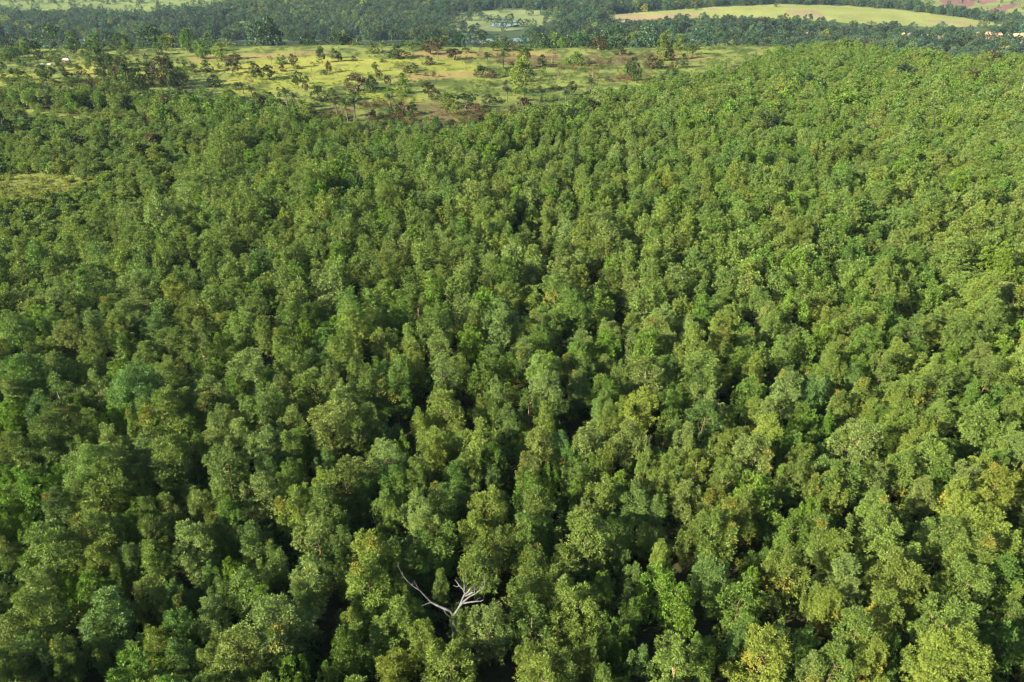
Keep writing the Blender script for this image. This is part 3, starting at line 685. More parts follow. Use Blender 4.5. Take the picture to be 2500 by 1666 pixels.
# low shrubs under and between the trees
def shrub_mesh(name, seed, mat, R=1.2, H=2.0, nclump=9, ntuft=9, nleaf=9, size=(.28, .13), **kw):
    v, at, CC = crown(seed, H=H, base=.35, R=R, nclump=nclump, ntuft=ntuft, nleaf=nleaf, size=size, cr=(.35 * R, .6 * R), spread=.25, leader=1, vstretch=1., **kw)
    return mesh_from(name, v, quads(len(v) // 4), [mat], attrs={'leafvar': at})
SHR = [shrub_mesh('shrub', 300 + i, M_BROAD) for i in range(4)]
ru = RS(41); P, I, R_, S, T = [], [], [], [], []
for k in range(5500):
    y = 18 + 240 * ru.rand() ** .8; x = (ru.rand() * 2 - 1) * (30 + .8 * y)
    z = float(ground_z(x, y)); px, py, d = project(x, y, z)
    if d < 10 or inpoly(px, py, CLEARING) or inpoly(px, py, SMALLGAP): continue
    s = ru.uniform(.5, 1.35); P.append((x, y, z - .1)); I.append(ru.randint(4)); R_.append(ru.rand() * 6.28); S.append((s, s, s * ru.uniform(.8, 1.4)))
    T.append(jitter(TINT['GVTL'[ru.randint(4)]], ru, .18))
for k in range(9000):
    px, py = ru.uniform(-300, 620), ru.uniform(300, 720); inn = inpoly(px, py, SMALLGAP)
    if not inn and (not inpoly(px, py, YOUNG) or ru.rand() < .5): continue
    r_ = ray(px, py); t_ = -CAM_H / r_[2]; x, y = r_[0] * t_, r_[1] * t_
    if inn and ru.rand() < .2: continue
    s = ru.uniform(.15, .6) if inn else ru.uniform(.6, 1.4); P.append((x, y, float(ground_z(x, y)) - .1)); I.append(ru.randint(4)); R_.append(ru.rand() * 6.28); S.append((s, s, s * ru.uniform(.7, 1.3)))
    T.append(jitter((0.175, 0.20, 0.045) if inn else TINT['LYLO'[ru.randint(4)]], ru, .14))
scatter('understorey', 'low leafy shrubs filling the gaps beneath the plantation trees', np.array(P), I, R_, S, T, SHR)

# ------------------------------------------------------------------ savanna trees, bushes and palms of the clearing
def sav_mesh(kind, seed):
    if kind == 'bush':   # ground-reaching dome
        return tree_meshes('bush', seed, M_DULL, r0=.12, nbr=5, tip=.5, H=1., base=.05, R=.5, nclump=26, ntuft=9, nleaf=6, size=(.085, .05), cr=(.11, .2), spread=.06, top=.25, leader=0, droop=.1, vstretch=.9, dry=.05) 
    if kind == 'tree':   # trunk and round crown
        return tree_meshes('small tree', seed, M_DULL, r0=.03, nbr=6, tip=.75, H=1., base=.28, R=.48, nclump=26, ntuft=10, nleaf=6, size=(.085, .05), cr=(.09, .17), spread=.06, top=.45, leader=0, droop=.1, vstretch=.8, dry=.15)
    if kind == 'umbrella':
        return tree_meshes('umbrella tree', seed, M_DULL, r0=.03, nbr=8, tip=.7, H=1., base=.48, R=.52, nclump=24, ntuft=10, nleaf=6, size=(.085, .05), cr=(.08, .14), spread=.06, top=.5, leader=0, droop=.0, vstretch=.6, dry=.1)
    if kind == 'bare':
        return tree_meshes('bare tree', seed, M_DULL, M_TWIG, r0=.022, nbr=16, tip=.8, H=1., base=.38, R=.46, nclump=22, ntuft=5, nleaf=4, size=(.06, .022), cr=(.06, .13), spread=.07, top=.5, leader=2, droop=-.2, vstretch=.9, dry=.5)
    if kind == 'tall':
        return tree_meshes('tall tree', seed, M_BROAD, r0=.03, nbr=6, tip=.8, H=1., base=.14, R=.40, nclump=34, ntuft=11, nleaf=7, size=(.075, .035), cr=(.08, .14), spread=.05, top=.55, leader=3, droop=.3, vstretch=1.1)
for kk in ('bush',): pass
SAV = {k: [sav_mesh(k, 400 + 10 * n + i) for i in range(3)] for n, k in enumerate(('bush', 'tree', 'umbrella', 'bare', 'tall'))}
# trunk tubes above are in unit height; thin them
def frond_mesh(seed, L=1.0):
    rng = RS(seed); V = []; A = []
    n = 14
    for side in (-1, 1):
        for i in range(n):
            t = (i + .6) / n; r = t * .92; z = .42 * r - .62 * r * r; ll = .30 * math.sin(PI * min(1, t * .9 + .12)) + .05
            p = np.array([r, 0, z]); d = nrm(np.array([.55, side * 1.0, -.45 + rng.normal() * .08])); w = np.array([.028, 0, .0])
            V += [p - w, p + d * ll * .5 - w * .9 + [0, 0, .01], p + d * ll, p + w]; A += [[rng.uniform(.75, 1.2), 0, 0]] * 4
    V = np.array(V); F = quads(len(V) // 4)
    T = Tubes(); rs = np.linspace(0, 1, 6); T.add(np.stack([rs, rs * 0, .42 * rs - .62 * rs * rs], 1), np.linspace(.016, .004, 6), 3); tv, tf = T.get()
    A = np.concatenate([np.array(A), np.tile([[1.1, .15, 0]], (len(tv), 1))])
    return mesh_from('frond', np.concatenate([V, tv]), np.concatenate([F, tf + len(V)]), [M_FROND], attrs={'leafvar': A})
FROND = [frond_mesh(500 + i) for i in range(3)]
def palm_trunk(H, r, mat, seed):
    rng = RS(seed); T = Tubes(); z = np.linspace(-.1, H, 7); b = np.sin(z / H * 1.6) * rng.normal() * .25
    T.add(np.stack([b, b * .4, z], 1), r * (1.25 - .35 * z / H), 8); v, f = T.get(); return mesh_from('trunk', v, f, [mat], smooth=True), (b[-1], b[-1] * .4, H)
def palm(x, y, z, H, R, label, tint, seed, nf=18, pale=False, shaggy=False, group='palms round the clearing'):
    rng = RS(seed); o = thing('palm_tree', label, 'palm', (x, y, z), 0, group)
    tm, top = palm_trunk(H, .20 if not pale else .16, M_PALETRUNK if pale else M_PALMTRUNK, seed); link('trunk', tm, o)
    for i in range(nf):
        f = link('frond', FROND[i % 3], o); f.location = top
        el = (1.15 - 1.75 * (i / nf)) if not shaggy else (1.0 - 2.2 * (i / nf))
        f.rotation_euler = (0, -el * .9, i * 2.4 + rng.normal() * .15); s = R * rng.uniform(.85, 1.1); f.scale = (s, s, s)
        f['tint'] = [float(v) for v in jitter(tint, rng, .1)]

SK = {'1': (500, 110, 5.8825), '2': (900, 90, 5.8825), '3': (1300, 80, 5.8825), '4': (0, 80, 4.706)}
# crop  x, ground y, width, height, kind, colour, label
SAVL = """1|240|220|210|215|tall|Y|pale yellow-green round tree standing at the clearing's far edge
1|40|390|190|140|bush|D|dark double-domed bush near the clearing's far left side
1|210|340|60|70|bush|D|small round dark bush between two larger dark bushes
1|400|412|190|150|umbrella|N|brownish spreading tree beside a dark rounded one
1|480|350|120|110|bush|D|dark rounded bush behind a brownish spreading tree
1|460|262|170|110|umbrella|N|brown flat-topped tree on the orange grass under the woods
1|290|290|110|95|bare|N|thin twiggy tree on the orange grass strip
1|735|505|150|205|tree|D|dark leaning tree beside the umbrella-shaped green tree
1|925|498|240|165|umbrella|D|dark green umbrella-shaped tree casting a shadow on bright grass
1|650|570|170|100|bare|N|leafless spreading tree in front of the dark leaning tree
1|1340|632|185|195|umbrella|V|flat-topped tree with two slender trunks on bright grass
1|1470|562|90|110|tree|V|small thin tree right of the two-trunked tree
1|1550|505|145|135|bare|P|grey leafless round tree on bright grass
1|1465|680|95|135|tree|N|small brownish tree just below the grey leafless one
1|1790|402|105|135|tree|N|small dark-crowned tree with a bent trunk
1|1910|460|80|120|bare|N|slender bare tree right of the bent-trunk tree
1|1720|425|130|60|bush|V|low flat bush beside the bent-trunk tree
1|1120|382|125|95|bush|N|greyish brown bush above the umbrella-shaped tree
1|1340|346|125|50|bush|V|low green bush below the orange grass strip
1|1275|330|125|165|tree|N|brownish upright tree at the orange grass strip
1|1140|272|120|100|bush|G|rounded green bush on the orange grass
1|1065|282|90|95|bush|Y|yellowish bush beside the rounded green bush
1|960|275|90|105|bare|N|thin-branched tree left of the yellowish bush
1|1680|262|150|205|tree|D|tall dark tree rising over the orange grass strip
1|1870|192|150|115|bush|D|dark spreading bush at the wood's foot
1|1945|235|95|105|tree|D|small dark tree right of the tall dark tree
1|2140|232|120|66|bush|D|low dark bush on the far green grass
1|1075|742|95|62|bush|D|small dark bush alone on the bright grass
1|1048|652|85|45|bush|V|low bush above the small dark bush
1|860|682|55|34|bush|V|very low bush on the bright grass
1|1655|815|290|195|bush|D|big dark domed bush at the bright meadow's lower side
1|1830|725|150|95|bush|V|green bush behind the big dark domed bush
1|2180|662|380|215|bush|N|widest brown-green thicket on the right of the bright meadow
1|2150|795|260|115|bush|V|mid-green bush right of the big dark domed bush
1|140|600|290|150|bush|D|dark thicket at the left tip of the bright meadow
1|850|892|330|150|bush|D|dark green thicket left of the tall palm
1|1080|1025|240|105|bush|N|brown mounded bush below the tall palm
1|470|640|180|90|bush|V|green bush at the plantation's upper edge by the palms
1|370|790|200|140|tall|G|dense green tree at the meadow's lower left corner
2|60|240|210|135|bush|T|blue-green bush before the valley wood
2|420|312|290|165|bush|D|wide dark bush at the clearing's far side
2|590|202|200|115|umbrella|P|pale flat-topped tree at the far rim
2|880|252|260|160|tree|N|broad brownish tree with a rounded crown on the far rim
2|965|202|165|140|tree|D|dark tree behind the broad brownish tree
2|1225|332|260|135|umbrella|N|brownish umbrella tree with a pale trunk
2|870|402|215|105|bush|N|round brown bush beside the pale-trunked umbrella tree
2|200|366|110|42|bush|V|low bush alone on yellow grass
2|100|502|85|115|tree|V|little tree on the yellow grass, left part
2|150|612|95|115|tree|N|little brown tree above the dark thicket
2|470|472|150|95|bare|N|sparse twiggy tree left of a tiny umbrella tree
2|660|492|125|92|umbrella|D|tiny dark umbrella tree on yellow grass
2|560|522|135|90|bush|N|greyish bush under the tiny umbrella tree
2|480|572|145|48|bush|V|low long bush on the orange grass edge
2|695|547|62|52|bush|D|tiny dark bush right of the tiny umbrella tree
2|820|562|85|42|bush|V|tiny low bush on the orange grass
2|935|582|75|72|tree|V|tiny palm-like tree on the orange grass
2|1410|492|135|180|bare|N|tall bare brown tree left of the palm thicket
2|1400|236|145|65|umbrella|D|small flat dark tree on the far orange grass
2|1610|292|75|130|bare|N|thin pole-like bare tree on the orange grass
2|1780|202|235|140|umbrella|V|wide grey-green umbrella tree at the far rim
2|1930|132|145|120|tree|N|brownish tree among the rim woods
2|2065|224|105|125|bare|R|reddish dry tree on the far orange grass
2|1975|190|95|62|bush|G|small green bush beside the reddish dry tree
2|2200|192|285|62|bush|V|long low hedge-like bush at the far rim
2|1610|572|210|135|bush|D|dark thicket under the dark palm
2|1760|592|185|115|bush|N|brown thicket right of the dark thicket
2|2060|472|135|92|bush|D|dark bush beside the slender palm
2|1960|562|165|110|bush|G|green bush below the slender palm
2|2230|462|205|255|tall|O|tall olive tree behind the big yellow-green one
2|2180|802|330|380|tall|Y|biggest yellow-green tree in the middle of the clearing
2|1970|772|115|125|bush|N|brown bush at the left foot of the biggest tree
2|2330|640|160|150|bush|D|dark bush at the right foot of the biggest tree
2|60|792|225|205|bush|D|dark rounded thicket left of a dense green tree
2|270|702|125|135|tree|N|greyish small tree between two dark thickets
2|500|812|240|205|bush|G|dense dark green round tree on the meadow
2|290|862|155|125|bush|G|dark green bush below the greyish small tree
2|460|862|145|75|bush|Y|yellow-brown bush in front of the dense round tree
2|850|862|205|182|umbrella|N|grey-brown umbrella tree in the meadow's middle
2|950|892|175|135|bush|N|grey-brown bush beside the umbrella tree
2|330|1122|135|105|bush|D|dark bush near the plantation edge
2|460|1132|165|172|bush|N|dark brown bush between two green ones
2|630|1112|175|145|tree|D|dark tree near the plantation's upper edge
2|70|1182|105|115|tree|D|small dark tree at the reddish fern patch
2|1130|1012|300|182|bush|O|olive thicket left of the big dark umbrella
2|1400|1042|330|185|umbrella|D|big dark spreading umbrella thicket in front of the meadow
2|1240|1102|185|115|bush|Y|yellow-green bush below the big umbrella thicket
2|1720|942|250|105|bush|D|dark low thicket left of the little palm
2|2230|1132|400|230|bush|N|large brown dead-looking thicket on the reddish ferns
2|1560|1080|200|100|bush|R|reddish brown bush beside the umbrella thicket
3|130|472|175|135|bush|D|dark bush right of the tall olive tree
3|150|632|155|125|bush|G|dark green bush by the biggest tree's right side
3|270|432|185|185|bare|N|wide bare brown tree with many branches
3|342|412|65|125|bare|N|narrow bare tree beside the wide bare one
3|620|462|255|155|bush|G|block-shaped dark green thicket
3|480|452|135|82|bush|L|lighter green low bush left of the block-shaped thicket
3|800|482|95|85|bush|V|small bush right of the block-shaped thicket
3|370|642|115|145|bare|N|bare small tree on brown grass
3|440|612|60|100|bare|N|very thin bare tree on brown grass
3|800|712|135|165|bare|N|left one of three bare trees in the right meadow
3|865|667|145|175|bare|N|middle one of three bare trees in the right meadow
3|930|722|115|175|bare|N|right one of three bare trees in the right meadow
3|1430|702|195|285|tree|D|dark-crowned tree with a reddish bush at its foot
3|1480|732|145|195|tree|V|leaning grey-green tree in the right meadow
3|1400|690|170|90|bush|R|reddish bush under the dark-crowned tree
3|1265|312|195|105|bush|D|dark rounded bush on the far brown grass
3|420|222|115|135|tall|B|bright yellow-green tree at the far rim
3|1240|202|175|155|tall|Y|bright yellow-green spreading tree, left of a pair
3|1440|192|205|155|tall|Y|bright yellow-green spreading tree, right of a pair
3|960|242|245|165|bush|N|grey-brown thicket left of the yellow-green pair
3|1880|402|265|305|tall|O|tall ivy-like green tree near the meadow's right end
3|1970|402|135|205|bush|D|dark bush hugging the tall ivy-like tree
3|1700|512|265|165|bush|N|brown thicket at the foot of the tall ivy-like tree
3|1830|512|165|110|bush|D|dark bush in front of the tall ivy-like tree
3|2150|502|195|175|bush|D|dark round bush right of the tall ivy-like tree
3|2000|520|120|90|bush|R|reddish bush between two dark ones
3|2100|252|285|182|bush|O|grey-green thicket at the far right rim
3|2280|322|155|145|tree|V|grey-green tree at the far right rim
3|2010|642|205|115|umbrella|V|lone spreading bush at the plantation's corner
3|1345|762|65|62|bush|L|tiny light bush in the meadow
3|1725|742|55|75|bare|N|tiny bare tree at the plantation edge
3|560|902|175|172|tree|D|dark grey-green tree in front of the right meadow
3|1090|982|235|172|tall|G|rounded green tree at the plantation's upper edge
3|1430|932|185|135|tall|G|green tree right of the rounded one
3|1250|1165|345|205|tall|D|big dark tree standing in the plantation's edge
3|1620|972|185|115|tall|G|dark rounded tree at the plantation edge
4|330|232|135|145|tall|L|light green tree on the left valley slope
4|880|232|125|195|tree|V|slender grey-green tree on the left valley slope
4|1200|462|225|235|tall|D|tallest dark tree at the clearing's left end
4|1420|562|230|205|tall|N|dark ivy-clad tree right of the tallest one
4|1500|642|185|245|tall|V|tall grey tree leaning right at the left end
4|1640|722|175|255|tree|D|lone dark round-crowned tree with a clear trunk
4|1920|602|265|265|tall|N|tall brownish tree in the left thicket
4|2010|642|185|265|tall|D|very dark tree right of the tall brownish one
4|1180|592|225|145|bush|D|dark bush below the tallest dark tree
4|1750|520|185|165|tree|D|dark green tree behind the lone round-crowned tree
4|540|582|205|175|tree|V|dark flat-crowned tree at the left meadow
4|800|562|105|95|umbrella|N|small umbrella tree on the left yellow grass
4|210|822|135|85|bush|D|dark bush in the plantation's left edge
4|1900|972|400|185|bush|N|long dark brown thicket in the plantation's edge
4|1480|902|175|152|tall|D|dark blue-green tree among light plantation trees
4|1110|892|125|105|bush|D|dark green bush among light plantation trees
4|1190|850|190|190|tall|V|rounded dull green tree among light plantation trees
4|250|1032|245|115|bush|D|dark thicket in the left plantation
4|80|1205|250|255|tall|D|dark tall tree at the left frame side
4|450|302|115|85|bush|D|dark bush on the left slope
4|920|482|145|92|bush|V|dark green bush on the left yellow grass
4|250|550|210|110|bush|V|grey-green bush left of the flat-crowned tree
4|1830|1232|205|80|bush|N|brown mounded bush below the long thicket
4|120|330|180|120|tree|T|blue-green tree on the left slope
4|2100|560|160|90|bush|V|low green bush beside the very dark tree
4|690|440|120|90|bush|V|green bush under the white sheds
4|60|560|130|70|bush|D|dark bush at the left frame edge
4|1300|430|150|150|tall|G|green tree right of the tallest dark tree
4|2230|450|160|80|bush|D|dark low bush on the grass beyond the thicket
4|1500|160|150|170|tall|T|blue-green tree on the left river slope
4|1120|200|170|150|tall|T|hazy tree on the left river slope
4|2180|230|200|230|tall|G|leafy green tree on the slope before the river
4|2330|300|200|180|tall|T|leafy blue-green tree under the pale yellow-green one"""
EXTRA = [  # lone darker trees inside the plantation, photograph pixels: x, ground y, w, h
 (377, 362, 56, 32, 'bush', 'N', 'purplish brown domed bush in the left plantation'), (273, 372, 46, 48, 'tall', 'D', 'dark tree left of the purplish brown bush'),
 (190, 372, 60, 40, 'bush', 'D', 'dark thicket in the upper left plantation'), (345, 395, 80, 40, 'tall', 'O', 'olive domed tree below the purplish brown bush'),
 (2412, 168, 64, 34, 'tall', 'N', 'reddish brown tree in the far right plantation'), (2375, 222, 70, 40, 'tall', 'N', 'brown tree nearer in the right plantation'),
 (2115, 128, 36, 28, 'tree', 'N', 'dark brown tree on the plateau rim by the village'), (2355, 138, 30, 20, 'bush', 'N', 'small brown bush on the far plateau rim'),
 (1970, 236, 80, 44, 'tall', 'D', 'darkest round tree in the right plantation'), (2200, 205, 60, 40, 'tall', 'D', 'dark green tree in the far right plantation'),
 (1590, 365, 90, 40, 'tall', 'V', 'broad dark tree in the upper middle plantation'), (1860, 350, 80, 60, 'tall', 'D', 'dark broad tree right of the plantation middle'),
 (1440, 290, 60, 40, 'tall', 'D', 'dark tree on the plantation edge below the meadow'), (2060, 285, 90, 50, 'tall', 'B', 'yellow-green tree in the right plantation')]
PALMS = [('1', 1205, 975, 9.5, 3.4, 'tall palm with drooping fronds left of the domed bush', 'V', 0), ('1', 1300, 920, 6.0, 2.8, 'dark palm close behind the tall palm', 'D', 0),
 ('1', 2060, 1105, 8.0, 3.6, 'front palm of the palm clump on the reddish soil', 'V', 0), ('1', 2150, 1100, 8.5, 3.2, 'darker right palm of the clump on the reddish soil', 'D', 0), ('1', 1915, 1062, 7.0, 2.8, 'brown left palm of the clump on the reddish soil', 'N', 0),
 ('1', 965, 1045, 4.2, 3.0, 'low palm among green bushes at the plantation edge', 'T', 0), ('1', 700, 872, 8.0, 2.6, 'dark narrow palm above the plantation edge', 'D', 0), ('1', 560, 710, 4.5, 2.8, 'small dark palm at the meadow corner', 'D', 0),
 ('1', 1430, 965, 4.0, 3.0, 'low green palm right of the tall palm', 'G', 0), ('2', 200, 238, 6.5, 3.0, 'light green palm at the far rim', 'T', 0), ('2', 1000, 346, 9.0, 4.2, 'broad palm with a dark straight trunk on the far grass', 'N', 0),
 ('2', 1710, 470, 8.0, 3.8, 'dark full-crowned palm over the thicket', 'D', 0), ('2', 1935, 452, 8.0, 2.9, 'slender palm right of the dark full one', 'D', 0), ('2', 310, 1015, 4.6, 2.6, 'small dark palm near the fern patch', 'D', 0),
 ('2', 1990, 942, 6.0, 2.9, 'little palm below the biggest tree', 'D', 0), ('2', 2240, 960, 6.0, 3.4, 'grey-green palm right under the biggest tree', 'V', 0), ('3', 830, 872, 6.0, 3.4, 'dark feathery palm at the plantation top edge', 'D', 0),
 ('3', 480, 1012, 5.0, 2.6, 'small palm in the shaded grass, right one', 'D', 0), ('3', 120, 992, 5.0, 2.8, 'small palm in the shaded grass, left one', 'D', 0), ('4', 610, 850, 9.0, 3.0, 'tall shaggy palm at the left plantation', 'V', 1),
 ('4', 2010, 870, 6.5, 3.8, 'wide palm above the long brown thicket', 'D', 0), ('4', 2200, 880, 6.5, 3.0, 'dark palm right of the wide palm', 'D', 0), ('4', 780, 300, 7.0, 2.6, 'slim palm by the white sheds', 'T', 0), ('4', 460, 880, 4.0, 2.6, 'low dark palm left of the shaggy palm', 'D', 0)]
rv = RS(61)
def put_sav(px, py, w, h, kind, colr, label):
    x, y, z, t = at_ground(px, py); s = t / FPX
    Hm = h * s / math.cos(math.asin(min(.9, (CAM_H - z) / math.hypot(y, CAM_H - z)))) ; Wm = w * s
    tm, cm = SAV[kind][rv.randint(3)]
    nm = {'bush': 'bush', 'tree': 'savanna_tree', 'umbrella': 'umbrella_tree', 'bare': 'bare_tree', 'tall': 'leafy_tree'}[kind]
    cat = 'bush' if kind == 'bush' else 'savanna tree'
    grp = 'bushes of the savanna clearing' if kind == 'bush' else 'scattered trees of the savanna clearing'
    wid = {'bush': 1.15, 'tree': 1.08, 'umbrella': 1.12, 'bare': 1.05, 'tall': .92}[kind]
    o = thing(nm, label, cat, (x, y, z - .1), rv.rand() * 6.28, grp, (Wm / wid, Wm / wid * rv.uniform(.85, 1.1), max(Hm * .97, .4)))
    link('trunk', tm, o); c = link('crown', cm, o); c['tint'] = [float(v) for v in jitter(TINT[colr], rv, .1)]
for line in SAVL.split('\n'):
    c, x, y, w, h, kind, colr, label = line.split('|')
    bx, by, sc = SK[c]; put_sav(bx + float(x) / sc, by + float(y) / sc, float(w) / sc, float(h) / sc, kind, colr, label)
for e in EXTRA: put_sav(*e)
for n, (c, x, y, H, R, label, colr, sh) in enumerate(PALMS):
    bx, by, sc = SK[c]; g = at_ground(bx + x / sc, by + y / sc); palm(g[0], g[1], g[2], H * .8, R, label, TINT[colr], 600 + n, shaggy=bool(sh))
g = at_ground(2483, 250); palm(g[0], g[1], g[2], 15.5, 1.9, 'very tall pale-trunked palm rising at the right frame edge', TINT['L'], 690, nf=12, pale=True)

# scattered trees and bushes breaking up the left slope
rl = RS(66); cnt = 0
for k in range(900):
    dx, dy = rl.uniform(-10, 430), rl.uniform(112, 205)
    if cnt >= 66: break
    if dx > 300 and dy < 150 and rl.rand() < .6: continue
    px, py = dx * D, dy * D
    kind = ('bush', 'tree', 'tall', 'tree', 'bush', 'umbrella')[rl.randint(6)]; colr = 'VDTVGO'[rl.randint(6)]
    h = rl.uniform(13, 28) * (.75 if kind == 'bush' else 1.1); w = h * rl.uniform(.9, 1.6) if kind == 'bush' else h * rl.uniform(.75, 1.05)
    zone = ('at the left frame edge' if dx < 60 else ('above' if dy < 135 else 'level with' if dy < 152 else 'below' if dy < 178 else 'far below') + (' and left of' if dx < 95 else ' and right of' if dx > 210 else '') + ' the white sheds')
    if dx < 60: zone += ', ' + ('upper row' if dy < 140 else 'middle row' if dy < 170 else 'lowest row')
    lab = '%s %s %s on the slope %s' % ('big' if h > 20 else 'small', CWORD[colr], {'bush': 'bush', 'tree': 'round-crowned tree', 'tall': 'leafy tree', 'umbrella': 'flat-topped tree'}[kind], zone)
    if lab in used: continue
    used[lab] = 1; put_sav(px, py, w, h, kind, colr, lab); cnt += 1
for k in range(110):   # fringe between the plantation and the clearing
    i = rl.randint(14); a_, b_ = CLEARING[i], CLEARING[i + 1]; f = rl.rand(); px, py = a_[0] + (b_[0] - a_[0]) * f, a_[1] + (b_[1] - a_[1]) * f + rl.uniform(-10, 14)
    if not 0 < px < 1950: continue
    kind = ('bush', 'bush', 'tall', 'tree')[rl.randint(4)]; colr = 'VDGVNO'[rl.randint(6)]; h = rl.uniform(10, 24); w = h * rl.uniform(1.0, 1.7)
    lab = '%s %s %s on the plantation edge %s' % ('big' if h > 17 else 'small', CWORD[colr], {'bush': 'bush', 'tree': 'round-crowned tree', 'tall': 'leafy tree'}[kind],
        'below the left slope' if px < 450 else 'below the bright meadow' if px < 850 else 'below the brown ferns' if px < 1300 else 'below the right meadow' if px < 1600 else 'near the plateau corner')
    if lab in used: continue
    used[lab] = 1; put_sav(px, py, w, h, kind, colr, lab)

# scrub of the clearing, too much to count
SCR = [shrub_mesh('scrub', 320 + i, M_DULL, R=.6, H=.9, nclump=6, ntuft=6, nleaf=4, size=(.22, .1)) for i in range(3)]
rs_ = RS(71); P, I, R_, S, T = [], [], [], [], []
for k in range(26000):
    px = rs_.uniform(-120, 2100); py = rs_.uniform(92, 312)
    if not inpoly(px, py, CLEARING): continue
    r = ray(px, py); t = -CAM_H / r[2]; x, y = r[0] * t, r[1] * t
    if y > float(edge(x)) + 90 or y > 620: continue
    br = any(inpoly(px, py, q) for q in BROWN); bright = any(inpoly(px, py, q) for q in BRIGHT + ORANGE)
    left = bool(inpoly(px, py, SLOPE_SPARSE))
    dens = 1.0 if br else .24 if bright else .6 if left else .5
    dens *= np.clip(.55 + 1.3 * float(noise(x, y, 15, 3)), .1, 1.6)
    if rs_.rand() > dens: continue
    s = rs_.uniform(.35, 1.25) * (1.1 if br else 1); s *= 1.9 if left and rs_.rand() < .25 else 1
    P.append((x, y, float(ground_z(x, y)) - .05)); I.append(rs_.randint(3)); R_.append(rs_.rand() * 6.28); S.append((s * 1.2, s * 1.2, s))
    k_ = 'RNRNV'[rs_.randint(5)] if br else 'VOLDN'[rs_.randint(5)] if not bright else 'OVLY'[rs_.randint(4)]
    T.append(jitter(TINT[k_], rs_, .2))
scatter('savanna_scrub', 'low scrub and reddish ferns dotted over the grassy clearing', np.array(P), I, R_, S, T, SCR)

# ------------------------------------------------------------------ valley woodland
VAL = []
for i in range(7):
    a = tree_meshes('valley tree', 700 + i, M_BROAD, r0=.2, nbr=1, H=12., base=(1., 1.5, 2.5)[i % 3], R=(5.4, 6.2, 7.0, 4.8)[i % 4], cone=3.2, vstretch=.9, nclump=20, ntuft=9, nleaf=5, size=(1.1, .7), spread=.6,
                    cr=(1.1, 1.9), top=.5, leader=1, droop=.2, rnd=.5)
    VAL.append(joined('valley tree', *a))
def mini_palm():
    v0 = []; a0 = []; rng = RS(9)
    for i in range(14):
        th = i * 2.4; el = .9 - 1.5 * i / 14; d = np.array([math.cos(th) * math.cos(el), math.sin(th) * math.cos(el), math.sin(el)]); s = np.array([-math.sin(th), math.cos(th), 0])
        p = np.array([0, 0, 10.]); m = p + d * 2.0; e = p + d * 3.4 + np.array([0, 0, -1.6])
        v0 += [p, m + s * .5, e, m - s * .5]; a0 += [[rng.uniform(.8, 1.2), 0, 0]] * 4
    cm = mesh_from('p', np.array(v0), quads(14), [M_FROND], attrs={'leafvar': np.array(a0)})
    T = Tubes(); T.add([(0, 0, 0), (.2, 0, 5), (0, 0, 10)], [.2, .15, .12], 5); v, f = T.get()
    return joined('valley palm', mesh_from('t', v, f, [M_PALMTRUNK]), cm)
VAL.append(mini_palm())
VT = {'T': (0.036, 0.074, 0.046), 'V': (0.038, 0.070, 0.030), 'G': (0.040, 0.084, 0.030), 'D': (0.022, 0.044, 0.026), 'O': (0.066, 0.098, 0.032), 'L': (0.082, 0.130, 0.040), 'Y': (0.115, 0.145, 0.034)}
rw = RS(81); P, I, R_, S, T = [], [], [], [], []
NV = 64000
xx = rw.uniform(-1650, 1650, NV); yy = 470 + (2150 - 470) * rw.rand(NV) ** .85
zz = ground_z(xx, yy); pxs, pys, ds = project(xx, yy, zz)
dens_n = noise(xx, yy, 60, 1); dn2 = noise(xx, yy, 140, 3)
ptops = project(xx, yy, zz + 10.0)[1]
masks = {n: inpoly(pxs, pys, q) | (inpoly(pxs, ptops, q) & (n != 'vil')) for n, q in (('field', FIELD), ('marsh', MARSH), ('tl', TOPLEFT), ('tr', TOPRIGHT), ('vil', VILLAGE))}
mead = np.zeros(NV, bool)
for q in MEADOWS: mead |= inpoly(pxs, pys, q)
for k in range(NV):
    x, y = xx[k], yy[k]
    if abs(x) > 120 + y * .80: continue
    if y < float(edge(x)) + 28: continue
    slope = y < float(edge(x)) + 260
    ry = float(river_y(x))
    if abs(y - ry) < 26: continue
    if -130 < y - ry <= 0 and x < 250 and rw.rand() > .06: continue
    u = rw.rand()
    if masks['field'][k] and u > .012: continue
    if masks['marsh'][k] and u > .07: continue
    if masks['tl'][k] and u > .2: continue
    if masks['tr'][k] and u > .06: continue
    if masks['vil'][k] and u > .38: continue
    if mead[k] and u > .12: continue
    if slope and u > .55: continue
    s = rw.uniform(.65, 1.15) * (1.0 + .15 * dens_n[k])
    if masks['tl'][k] or masks['tr'][k] or masks['field'][k]: s *= .55
    i = rw.randint(7)
    if rw.rand() < .07: i = 7
    c = 'TVGVTDDV'[rw.randint(8)]
    if dn2[k] > .25: c = 'VLGOVT'[rw.randint(6)]
    if rw.rand() < .03: c = 'Y'
    if pys[k] < 60 and 560 < pxs[k] < 1060 and rw.rand() < .5: c = 'LVO'[rw.randint(3)]
    P.append((x, y, zz[k] - .2)); I.append(i); R_.append(rw.rand() * 6.28); S.append((s, s, s * rw.uniform(.85, 1.25))); T.append(jitter(VT[c], rw, .2))
print('valley trees', len(P))
scatter('valley_woodland', 'far hazy woodland filling the river valley beyond the plateau', np.array(P), I, R_, S, T, VAL, category='woodland')

